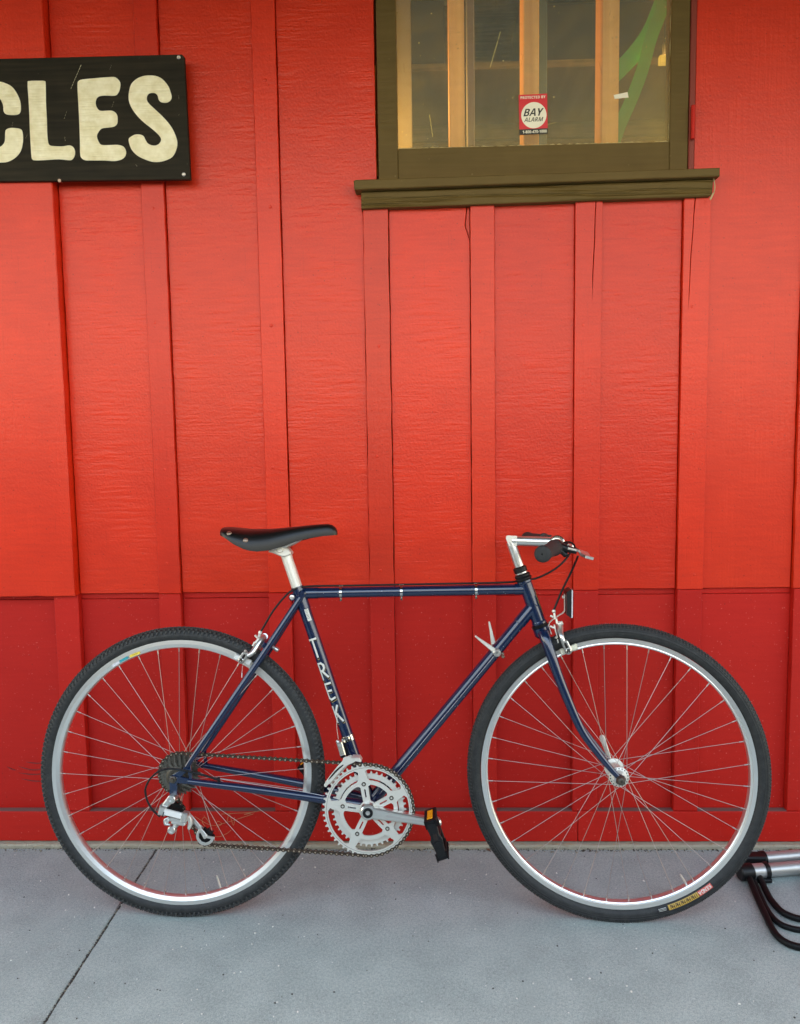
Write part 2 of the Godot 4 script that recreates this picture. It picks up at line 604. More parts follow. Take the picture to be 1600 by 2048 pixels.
	M.caulk = mat(lin(0.42, 0.35, 0.18), 0.85)
	M.sticker_red = mat(lin(0.62, 0.008, 0.02), 0.4)
	M.sticker_white = mat(lin(0.83, 0.80, 0.66), 0.45)
	M.black_ink = mat(lin(0.015, 0.014, 0.012), 0.5)
	M.ink_gray = mat(lin(0.09, 0.085, 0.06), 0.5)
	M.tape = mat(lin(0.78, 0.74, 0.60), 0.6)
	# bicycle
	var bl := mat(lin(0.0012, 0.0110, 0.043), 0.25, 0.0)
	bl.clearcoat_enabled = true
	bl.clearcoat = 0.8
	bl.clearcoat_roughness = 0.05
	M.blue = bl
	M.chip = mat(lin(0.5, 0.52, 0.55), 0.5)
	M.alloy = mat(lin(0.70, 0.69, 0.65), 0.30, 0.9)
	M.alloy_dull = mat(lin(0.70, 0.67, 0.59), 0.46, 0.5)
	M.lock_tube = mat(lin(0.50, 0.49, 0.47), 0.42, 0.7)
	M.chrome = mat(lin(0.62, 0.62, 0.61), 0.16, 1.0)
	M.steel = mat(lin(0.66, 0.63, 0.60), 0.30, 0.9)
	M.spoke = mat(lin(0.52, 0.44, 0.40), 0.30, 0.95)
	M.rim = mat(lin(0.80, 0.79, 0.75), 0.30, 0.85)
	M.dark_steel = mat(lin(0.11, 0.095, 0.075), 0.5, 0.75)
	M.chain = mat(lin(0.060, 0.042, 0.028), 0.55, 0.5)
	M.chain_pin = mat(lin(0.42, 0.34, 0.25), 0.4, 0.7)
	M.cog = mat(lin(0.20, 0.185, 0.155), 0.34, 0.85)
	var rub := mat(Color.WHITE, 0.62)
	rub.uv1_triplanar = true
	rub.uv1_scale = Vector3(5, 5, 5)
	rub.albedo_texture = ImageTexture.create_from_image(tint(blend([g2, noise(H, H, 0.1, 71, 3)], [0.9, 0.8], H), H, lin(0.006, 0.0065, 0.0065), lin(0.034, 0.033, 0.030)))
	M.rubber = rub
	M.tread = mat(lin(0.042, 0.042, 0.039), 0.8)
	M.grip = mat(lin(0.020, 0.0195, 0.019), 0.75)
	M.black = mat(lin(0.006, 0.006, 0.0065), 0.42, 0.0, 0.4)
	M.black_matt = mat(lin(0.006, 0.006, 0.0065), 0.5, 0.0, 0.3)
	M.leather = mat(lin(0.0050, 0.0050, 0.0050), 0.36, 0.0, 0.4)
	M.leather.clearcoat_enabled = true
	M.leather.clearcoat = 0.1
	M.leather.clearcoat_roughness = 0.25
	M.rivet = mat(lin(0.30, 0.22, 0.17), 0.4, 0.8)
	M.pad = mat(lin(0.74, 0.70, 0.52), 0.6)
	M.pad_white = mat(lin(0.72, 0.71, 0.66), 0.6)
	M.amber = mat(lin(0.85, 0.36, 0.01), 0.25)
	M.lens = mat(lin(0.62, 0.62, 0.64), 0.15)
	M.white_print = mat(lin(0.64, 0.62, 0.55), 0.45)
	M.gold_print = mat(lin(0.35, 0.24, 0.08), 0.4)
	M.red_print = mat(lin(0.62, 0.09, 0.06), 0.5)
	M.yellow_print = mat(lin(0.50, 0.30, 0.04), 0.5)
	M.teal_print = mat(lin(0.03, 0.30, 0.33), 0.5)

# ------------------------------------------------------------------ the building
func board(called: String, pts: PackedVector2Array, z0: float, z1: float, m: Material, parent: Node, bevel := 0.0012, amp := 0.0006) -> void:
	var b := MB.new()
	extrude(b, rough_edges(pts, 0.035, amp), z0, z1, bevel, Transform3D(), Vector2(rng.randf(), rng.randf()))
	if not m.has_meta("tones"):
		var tones := [m]
		for c in [Color(0.955, 0.90, 0.92), Color(0.98, 1.0, 1.0), Color(0.93, 0.95, 0.95)]:
			var d: StandardMaterial3D = m.duplicate()
			d.albedo_color = m.albedo_color * c
			tones.append(d)
		m.set_meta("tones", tones)
	put(called, b, m.get_meta("tones")[rng.randi() % 4], parent)

func building() -> void:
	var w := thing("shop_building", "red painted timber shop front with vertical boards, battens and an olive-brown window", "building")
	var top := 2.95
	# sheathing behind the boards, round the window opening
	for r in [[-4.0, 0.0, -0.14, top], [0.71, 0.0, 4.0, top], [-0.14, 0.0, 0.71, 1.74], [-0.14, 2.75, 0.71, top]]:
		var b := MB.new()
		extrude(b, rect(r[0], r[1], r[2], r[3]), -0.055, -0.035)
		put("sheathing", b, M.inside, w)
	# upper boards
	board("siding_board", rect(-1.62, 0.7215, -0.9635, top), -0.03, 0.019, M.red_grain, w, 0.002, 0.0008)
	board("siding_board", rect(-0.9610, 0.7225, -0.738, top), -0.034, -0.012, M.red, w)
	board("siding_board", rect(-0.6752, 0.7225, -0.434, top), -0.034, -0.0125, M.red, w)
	board("siding_board", poly([-0.3702, 0.7225, -0.1555, 0.7225, -0.1555, 1.765, -0.1185, 1.765, -0.1185, top, -0.3702, top]), -0.034, -0.012, M.red, w)
	board("siding_board", poly([-0.0878, 0.7225, 0.1230, 0.7225, 0.1230, 1.652, 0.1190, 1.664, 0.1105, 1.690, 0.1125, 1.705, 0.1180, 1.765, -0.0878, 1.765]), -0.034, -0.012, M.red, w)
	board("board_chip", poly([0.1230, 1.6555, 0.1230, 1.765, 0.1198, 1.765, 0.1143, 1.705, 0.1124, 1.690, 0.1207, 1.664]), -0.034, -0.0122, M.red, w, 0.0006, 0.0002)
	board("siding_board", rect(0.1875, 0.7225, 0.3955, 1.765), -0.034, -0.0125, M.red, w)
	board("siding_board", rect(0.464, 0.7225, 0.6722, 1.765), -0.034, -0.012, M.red, w)
	board("siding_board", poly([0.743, 0.7225, 0.9795, 0.7225, 0.9795, top, 0.7005, top, 0.7005, 1.79, 0.743, 1.79]), -0.034, -0.012, M.red_grain, w)
	board("siding_board", rect(1.048, 0.7225, 1.62, top), -0.034, -0.0125, M.red, w)
	# battens; two of them are split at the top
	var z := 0.0
	board("batten", rect(-0.737, 0.7225, -0.677, top), -0.034, z, M.red_grain, w)
	board("batten", rect(-0.433, 0.7225, -0.372, top), -0.034, z - 0.002, M.red_grain, w)
	board("batten", rect(-0.1548, 0.7225, -0.0897, 1.745), -0.034, z - 0.001, M.red_grain, w, 0.0012, 0.0011)
	board("batten", rect(0.1245, 0.7225, 0.1868, 1.745), -0.034, z, M.red_grain, w)
	board("batten", poly([0.3962, 0.7225, 0.463, 0.7225, 0.4655, 1.745, 0.4497, 1.745, 0.4475, 1.70, 0.4468, 1.64, 0.4425, 1.55, 0.4415, 1.49, 0.4405, 1.55, 0.4445, 1.64, 0.4456, 1.70, 0.4478, 1.745, 0.3962, 1.745]), -0.034, z, M.red_grain, w, 0.0006, 0.0002)
	board("batten", poly([0.6743, 0.7225, 0.742, 0.7225, 0.742, 1.745, 0.7035, 1.745, 0.6998, 1.70, 0.6985, 1.66, 0.6945, 1.60, 0.6915, 1.50, 0.6893, 1.46, 0.6903, 1.50, 0.6925, 1.60, 0.6968, 1.66, 0.6980, 1.70, 0.7005, 1.745, 0.6743, 1.745]), -0.034, z, M.red_grain, w, 0.0006, 0.0002)
	board("batten", rect(0.982, 0.7225, 1.047, top), -0.034, z, M.red_grain, w, 0.0012, 0.001)
	# lower panels, a shadowed rail behind their head, battens between, and the baseboard with its dusty ledge
	var e := [-1.62, -1.031, -0.963, -0.7375, -0.6775, -0.4335, -0.3722, -0.1552, -0.0898, 0.1240, 0.1870, 0.3968, 0.4632, 0.6746, 0.7400, 0.9840, 1.0500, 1.62]
	for i in e.size() - 1:
		if i % 2 == 0:
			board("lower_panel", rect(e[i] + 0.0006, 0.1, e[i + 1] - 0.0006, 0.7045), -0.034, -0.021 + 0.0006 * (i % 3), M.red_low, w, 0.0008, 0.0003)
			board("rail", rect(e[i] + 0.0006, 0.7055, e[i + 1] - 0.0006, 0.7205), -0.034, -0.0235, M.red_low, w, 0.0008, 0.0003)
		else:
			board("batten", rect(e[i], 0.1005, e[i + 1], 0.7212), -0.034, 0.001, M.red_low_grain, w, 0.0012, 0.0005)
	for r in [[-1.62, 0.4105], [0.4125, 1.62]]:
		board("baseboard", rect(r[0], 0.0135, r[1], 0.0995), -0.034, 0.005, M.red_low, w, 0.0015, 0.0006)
	var b := MB.new()
	for i in range(0, e.size() - 1, 2):
		var p := rect(e[i] + 0.001, 0.002, e[i + 1] - 0.001, 0.0215)
		extrude(b, p, 0.0995, 0.1008, 0.0, Transform3D(Basis(Vector3(1, 0, 0), Vector3(0, 0, -1), Vector3(0, 1, 0)), Vector3(0, 0, 0.0035)))
	put("ledge_dust", b, M.ledge_dust, w).set_meta("kind", "stuff")
	b = MB.new()
	extrude(b, rough_edges(rect(-4, -0.05, 4, 0.0105), 0.04, 0.0018), -0.035, 0.021, 0.004, Transform3D(), Vector2(0.3, 0.2), 1.0)
	put("curb", b, M.curb, w)
	b = MB.new()
	for x in [-0.707, -0.402, -0.122, 0.156, 0.428, 0.708, 1.014, -1.2, -1.0]:
		for k in 7:
			var y := 0.80 + k * 0.31 + rng.randf_range(-0.05, 0.05)
			if y > 1.70 and x > -0.2 and x < 0.75:
				continue
			var zf := 0.0192 if x < -0.963 else 0.0002
			lathe(b, V(x + rng.randf_range(-0.012, 0.012), y, zf - 0.0012), Vector3(0, 0, 1), [Vector2(0, 0.0042), Vector2(0.0010, 0.0036), Vector2(0.0014, 0.0018), Vector2(0.0014, 0)], 12, true)
	put("nail_heads", b, M.red_grain, w).set_meta("kind", "stuff")
	# roof overhang added out of view to shade the upper wall; room behind the window
	b = MB.new()
	extrude(b, rect(-4.5, 0, 4.5, 1.95), 0.0, 0.06, 0.0, Transform3D(Basis(Vector3(1, 0, 0), Vector3(0, -0.215, 1), Vector3(0, 1, 0.215)), Vector3(0, 2.96, -0.05)))
	put("added_eaves", b, M.inside, w)
	for r in [[-1.6, 0.0, 1.9, 3.0, -1.5, -1.45], [-1.6, 1.1, 1.9, 1.15, -1.45, -0.06], [-1.6, 2.96, 1.9, 3.0, -1.45, -0.06], [-1.65, 1.1, -1.6, 3.0, -1.45, -0.06], [1.9, 1.1, 1.95, 3.0, -1.45, -0.06]]:
		b = MB.new()
		extrude(b, rect(r[0], r[1], r[2], r[3]), r[4], r[5], 0.0, Transform3D(), Vector2(0.1, 0.4))
		put("room_wall", b, M.inside, w)
	for i in 7:
		board("room_plank", rect(-1.5, 1.2 + i * 0.24, 1.8, 1.425 + i * 0.24), -1.44, -1.42, M.inside, w)
	for s in [[0.0752, 0.1162], [0.2718, 0.3125], [0.4777, 0.5222]]:
		b = MB.new()
		extrude(b, rect(s[0], 1.6, s[1], 2.96), -0.165, -0.078, 0.002, Transform3D(), Vector2(rng.randf(), rng.randf()))
		put("stud", b, M.stud, w)
	for s in [[0.135, 0.158, -0.32, "inside_gray"], [0.345, 0.385, -0.42, "inside_blue"], [-0.09, -0.03, -0.6, "inside_gray"]]:
		b = MB.new()
		extrude(b, rect(s[0], 1.2, s[1], 2.95), s[2] - 0.03, s[2], 0.002)
		put("post", b, M[s[3]], w)
	window(w)

func window(w: Node3D) -> void:
	var win := group("window", w)
	var b := MB.new()
	extrude(b, rect(-0.1125, 1.79, -0.0618, 2.75), -0.055, -0.008, 0.0015, Transform3D(Basis(Vector3(0, 1, 0), PI / 2 * 0), Vector3.ZERO), Vector2(0.2, 0.1))
	put("stile", b, M.trim, win)
	b = MB.new()
	extrude(b, rect(0.6368, 1.79, 0.6828, 2.75), -0.055, -0.008, 0.0015, Transform3D(), Vector2(0.6, 0.7))
	put("stile", b, M.trim, win)
	b = MB.new()
	extrude(b, rect(-0.0612, 1.79, 0.6362, 1.8865), -0.055, -0.0085, 0.0015, Transform3D(), Vector2(0.1, 0.35))
	put("bottom_rail", b, M.trim, win)
	b = MB.new()
	extrude(b, rect(0.6845, 1.79, 0.6995, 2.75), -0.055, -0.006, 0.002)
	put("red_jamb", b, M.red_old, win)
	b = MB.new()
	extrude(b, rect(-0.1182, 1.79, -0.1128, 2.75), -0.055, -0.05)
	put("jamb_gap", b, M.gap, win)
	b = MB.new()
	rod(b, V(0.691, 1.8866, 0.004), V(0.691, 1.9693, 0.004), 0.0055, 14, 0.001)
	put("hinge", b, M.red_low, win)
	b = MB.new()
	extrude(b, rect(-0.0625, 1.882, 0.640, 2.75), -0.026, -0.022)
	put("pane", b, M.glass, win)
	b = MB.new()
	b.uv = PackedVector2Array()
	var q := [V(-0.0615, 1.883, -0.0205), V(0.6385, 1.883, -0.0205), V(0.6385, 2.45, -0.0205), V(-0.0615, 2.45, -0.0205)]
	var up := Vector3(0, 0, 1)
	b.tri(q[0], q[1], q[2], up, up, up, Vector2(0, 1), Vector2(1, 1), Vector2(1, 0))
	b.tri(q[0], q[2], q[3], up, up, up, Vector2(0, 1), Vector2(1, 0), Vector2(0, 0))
	put("dirt_glare_film", b, M.film, win)
	# old glazing compound along the glass
	b = MB.new()
	var pts := []
	var rad := []
	for i in 90:
		pts.append(V(-0.058 + i * 0.694 / 89.0, 1.8875 + rng.randf_range(-0.0012, 0.0012), -0.0165))
		rad.append(rng.randf_range(0.0014, 0.0034))
	tube(b, pts, rad, 6)
	put("glazing_compound", b, M.caulk, win)
	b = MB.new()
	pts = []
	rad = []
	for i in 70:
		pts.append(V(0.6372 + rng.randf_range(-0.0007, 0.0007), 1.888 + i * 0.012, -0.0165))
		rad.append(rng.randf_range(0.0008, 0.0020))
	tube(b, pts, rad, 6)
	put("glazing_compound", b, M.caulk, win)
	# sill and apron
	b = MB.new()
	extrude(b, rough_edges(poly([-0.1735, 1.7762, -0.171, 1.7742, 0.7508, 1.7848, 0.7508, 1.8058, -0.171, 1.7985, -0.175, 1.7955]), 0.05, 0.0005), -0.034, 0.034, 0.0022, Transform3D(), Vector2(0.4, 0.8))
	put("sill", b, M.trim, win)
	b = MB.new()
	extrude(b, rough_edges(poly([-0.1580, 1.7325, 0.7345, 1.7424, 0.7400, 1.748, 0.7420, 1.7838, -0.1580, 1.7735]), 0.05, 0.0006), -0.034, 0.0135, 0.0018, Transform3D(), Vector2(0.15, 0.5))
	put("apron", b, M.apron, win)

func sign_board() -> void:
	var s := thing("shop_sign", "black wooden sign with hand-painted cream capital letters, on the red boards upper left", "sign")
	var b := MB.new()
	extrude(b, poly([-1.27, 1.8208, -0.5963, 1.8109, -0.5985, 1.96, -0.6002, 2.112, -0.6060, 2.1179, -1.27, 2.1219]), 0.0195, 0.0315, 0.001, Transform3D(), Vector2(0.1, 0.2), 0.9)
	put("board", b, M.sign, s)
	var letters := {
		"C": [-1080,2065, -1066,2061, -1049,2052, -1037,2036, -1029,2016, -1028,1999, -1031,1987, -1040,1982, -1057,1982, -1069,1985, -1074,1993, -1074,2006, -1079,2019, -1087,2025, -1096,2022, -1103,2007, -1108,1968, -1107,1926, -1103,1908, -1092,1903, -1081,1909, -1075,1919, -1073,1938, -1070,1946, -1059,1950, -1042,1949, -1030,1945, -1027,1934, -1028,1914, -1035,1892, -1050,1876, -1071,1866, -1092,1865, -1113,1867, -1133,1876, -1149,1894, -1157,1924, -1157,1970, -1151,2015, -1138,2044, -1117,2061, -1096,2066],
		"L": [-1007,2059, -1002,2064, -977,2064, -963,2063, -960,2056, -962,2010, -962,1971, -963,1938, -962,1912, -957,1904, -945,1902, -925,1901, -907,1903, -897,1898, -893,1888, -895,1876, -901,1868, -909,1866, -937,1869, -971,1868, -997,1868, -1006,1871, -1008,1884, -1008,1940, -1007,1985, -1007,2024],
		"E": [-878,2049, -875,2060, -864,2064, -834,2066, -789,2068, -776,2065, -767,2054, -768,2040, -773,2029, -782,2022, -809,2023, -824,2021, -831,2014, -833,2003, -829,1992, -821,1986, -804,1986, -790,1985, -780,1977, -778,1966, -780,1953, -789,1946, -806,1944, -821,1942, -830,1933, -834,1924, -831,1912, -823,1902, -801,1901, -781,1901, -766,1896, -760,1884, -763,1872, -774,1864, -793,1861, -817,1863, -851,1864, -868,1865, -878,1872, -880,1884, -879,1910, -878,1969, -878,2007],
		"S": [-636,2015, -640,2006, -650,2001, -664,2003, -670,2010, -672,2019, -678,2025, -688,2026, -696,2023, -700,2015, -699,2006, -691,1996, -675,1981, -655,1961, -639,1940, -630,1920, -626,1902, -630,1884, -640,1868, -656,1860, -675,1856, -694,1857, -714,1864, -731,1873, -744,1886, -750,1900, -752,1914, -746,1920, -735,1925, -723,1925, -713,1921, -708,1911, -702,1902, -690,1897, -678,1898, -670,1905, -668,1913, -674,1923, -690,1938, -710,1954, -726,1970, -739,1988, -746,2005, -747,2020, -744,2036, -738,2050, -725,2061, -710,2067, -694,2069, -674,2067, -658,2059, -645,2044, -639,2030],
	}
	for k in letters:
		b = MB.new()
		extrude(b, rounded(poly(letters[k], 0.001), 3), 0.0312, 0.0323, 0.0003, Transform3D(), Vector2(rng.randf(), rng.randf()), 2.0)
		put("letter", b, M.cream, s)
	for p in [[-0.6136, 2.111], [-0.6127, 1.8237]]:
		b = MB.new()
		lathe(b, V(p[0], p[1], 0.0312), Vector3(0, 0, 1), [Vector2(0, 0.0048), Vector2(0.0012, 0.0048), Vector2(0.002, 0.0035), Vector2(0.0012, 0.0018), Vector2(0.0012, 0.0)], 16)
		put("screw", b, M.steel, s)
	b = MB.new()
	var sc := [-0.8659, 2.0996, -0.8963, 2.0408, -0.7879, 2.0973, -0.7926, 2.0853, -0.9095, 1.9873, -0.9182, 1.9665, -0.7856, 2.0081, -0.7925, 1.9922, -1.0515, 1.9643, -1.0549, 1.954, -1.0156, 1.9327, -1.0214, 1.9222, -0.9182, 1.9243, -0.9171, 1.9129, -0.6179, 2.018, -0.6176, 2.0083, -0.6209, 1.9698, -0.6174, 1.973, -0.7365, 1.851, -0.733, 1.846]
	for i in range(0, sc.size(), 4):
		var a := V(sc[i], sc[i + 1], 0.0314)
		var c := V(sc[i + 2], sc[i + 3], 0.0314)
		var wd := 0.0009 if i == 0 else 0.0004
		var n := 9
		for k in n:
			if k % 3 == 2 and i != 0:
				continue
			tube(b, [a.lerp(c, k / float(n)), a.lerp(c, (k + 0.8) / n)], wd * rng.randf_range(0.5, 1.0), 5)
	var o := put("paint_scratches", b, M.scratch, s)
	o.set_meta("kind", "stuff")
	# a nail with a bit of fluff under the sign
	var nl := thing("nail", "short rusty nail in the wide red board, under the lower edge of the sign", "nail")
	b = MB.new()
	rod(b, V(-0.938, 1.8165, 0.015), V(-0.937, 1.8155, 0.034), 0.002, 10, 0.0005)
	lathe(b, V(-0.937, 1.8155, 0.033), Vector3(0, 0, 1), [Vector2(0, 0), Vector2(0, 0.0042), Vector2(0.0015, 0.0042), Vector2(0.0015, 0)], 12)
	put("shank", b, M.rivet, nl)

func sticker() -> void:
	var s := thing("alarm_sticker", "red and white alarm company sticker with a black telephone strip, on the window glass", "sticker")
	var z := -0.0195
	var turn := 0.018
	var c := V(0.2895, 1.9665, z)
	var R := Basis(Vector3(0, 0, 1), turn)
	var b := MB.new()
	extrude(b, rect(-0.0365, -0.0355, 0.0365, 0.05), 0, 0.0003, 0.0, Transform3D(R, c))
	put("red_field", b, M.sticker_red, s)
	b = MB.new()
	extrude(b, rect(-0.0365, -0.0495, 0.0365, -0.0357), 0, 0.0003, 0.0, Transform3D(R, c))
	put("phone_strip", b, M.black_ink, s)
	b = MB.new()
	extrude(b, circle(Vector2(0.0015, -0.002), 0.0325, 40), 0.0002, 0.0006, 0.0, Transform3D(R, c))
	put("white_disc", b, M.sticker_white, s)
	text("PROTECTED BY", Vector2(0.064, 0.0068), c + R * V(0, 0.0425, 0.0006), M.sticker_white, s, 0.0, turn)
	text("BAY", Vector2(0.047, 0.0185), c + R * V(0.001, 0.0055, 0.0008), M.black_ink, s, 0.32, turn)
	text("ALARM", Vector2(0.047, 0.0105), c + R * V(0.001, -0.0125, 0.0008), M.ink_gray, s, 0.28, turn)
	text("1-800-470-1000", Vector2(0.062, 0.0072), c + R * V(0.003, -0.0427, 0.0006), M.sticker_white, s, 0.0, turn)
	var t := thing("tape", "small torn scrap of pale tape stuck low on the right of the window pane", "tape")
	b = MB.new()
	extrude(b, poly([0.4952, 2.0089, 0.5306, 2.0152, 0.5333, 2.0017, 0.4978, 1.999]), -0.0195, -0.0190)
	put("strip", b, M.tape, t)
	# behind the glass
	var g := thing("green_banding", "shiny green plastic strap leaning behind the right of the window", "strap")
	for k in [STRAP_DARK, STRAP_LIGHT]:
		b = MB.new()
		var pp := []
		for p in k:
			pp.append(V(p[0], p[1], p[2]))
		pp = smooth_path(pp, 8)
		var wd := 0.0215 if k.size() == 5 else 0.0175
		for i in pp.size() - 1:
			var d: Vector3 = (pp[i + 1] - pp[i]).normalized()
			var sd := d.cross(Vector3(0.2, 0, 1)).normalized() * wd
			var nr := sd.cross(d).normalized()
			if nr.z < 0:
				nr = -nr
			var th := nr * 0.0012
			b.quad(pp[i] - sd + th, pp[i + 1] - sd + th, pp[i + 1] + sd + th, pp[i] + sd + th, nr, nr, nr, nr)
			b.quad(pp[i] - sd - th, pp[i + 1] - sd - th, pp[i + 1] + sd - th, pp[i] + sd - th, -nr, -nr, -nr, -nr)
			b.quad(pp[i] + sd - th, pp[i + 1] + sd - th, pp[i + 1] + sd + th, pp[i] + sd + th, sd, sd, sd, sd)
			b.quad(pp[i] - sd - th, pp[i + 1] - sd - th, pp[i + 1] - sd + th, pp[i] - sd + th, -sd, -sd, -sd, -sd)
		put("strap", b, M.green, g)
	# two small warm lamps lit inside, by the window's edges
	for k in [[0.704, 2.213, -0.30, "small warm lamp lit inside, at the right edge of the window"], [-0.105, 2.10, -0.34, "small warm lamp lit inside, at the left edge of the window"]]:
		var lm := thing("lamp", k[3], "lamp", Transform3D(Basis(), V(k[0], k[1], k[2])), "lamps lit in the room")
		b = MB.new()
		box(b, Vector3.ZERO, V(0.030, 0.022, 0.022), 0.003)
		put("bulb", b, M.bulb, lm)
		b = MB.new()
		rod(b, V(0, 0.0115, 0), V(0, 0.045, 0), 0.006, 14, 0.001)
		rod(b, V(0, 0.045, 0), V(0, 0.75, 0), 0.002, 6)
		put("holder", b, M.inside_dark, lm)
		var ol := OmniLight3D.new()
		ol.name = "lamp_light"
		ol.light_color = Color(1.0, 0.74, 0.36)
		ol.light_energy = 0.08
		ol.light_size = 0.014
		ol.omni_range = 6.0
		ol.omni_attenuation = 2.0
		ol.shadow_enabled = true
		lm.add_child(ol, true)
	# things stored in the dim room
	for k in [[-0.35, 1.87, -1.10, 0.30, 0.22, "inside_dark", "dark box on the floor rack behind the left of the window"], [0.10, 1.90, -1.15, 0.26, 0.20, "inside_plum", "plum box on the floor rack behind the first stud"], [0.46, 1.86, -1.05, 0.30, 0.18, "inside_blue", "dull blue box on the floor rack behind the sticker"], [0.92, 1.88, -1.1, 0.34, 0.24, "inside_dark", "dark box on the floor rack behind the right of the window"], [-0.12, 2.60, -1.1, 0.42, 0.26, "inside_dark", "dark box high on a shelf at the left behind the window"], [0.62, 2.58, -1.15, 0.5, 0.30, "inside_dark", "dark box high on a shelf at the right behind the window"]]:
		b = MB.new()
		box(b, V(k[0], k[1], k[2]), V(k[3], k[4], 0.3), 0.004)
		tag(put("storage_box", b, M[k[5]]), k[6], "box", "boxes stored in the room")
	b = MB.new()
	box(b, V(0.2, 2.43, -1.05), V(2.4, 0.025, 0.5))
	box(b, V(0.2, 1.74, -1.05), V(2.4, 0.025, 0.5))
	tag(put("storage_rack", b, M.inside), "brown wooden storage rack along the back of the dim room", "rack")
	b = MB.new()
	box(b, V(0.02, 2.09, -0.95), V(0.9, 0.03, 0.25))
	tag(put("shelf", b, M.inside), "dim brown shelf board seen through the window across the room", "shelf")
	for k in [[0.02, 1.86, 0.10, 0.42, "inside_blue", "tall dull blue bundle standing in the room behind the first stud"], [0.36, 1.83, 0.14, 0.36, "inside_plum", "dark plum bundle standing in the room behind the alarm sticker"], [0.62, 1.85, 0.16, 0.34, "inside_gray", "pale grey bundle standing in the room behind the green strap"]]:
		b = MB.new()
		lathe(b, V(k[0] * 1.35, k[1] - 0.75, -0.8), Vector3(0, 1, 0), [Vector2(0, 0), Vector2(0, k[2]), Vector2(0.75, k[2] * 1.05), Vector2(0.75 + k[3] * 0.6, k[2] * 0.85), Vector2(0.75 + k[3] * 0.72, k[2] * 0.3), Vector2(0.75 + k[3] * 0.72, 0)], 20, true)
		tag(put("bundle", b, M[k[4]]), k[5], "bundle", "bundles stored behind the window")

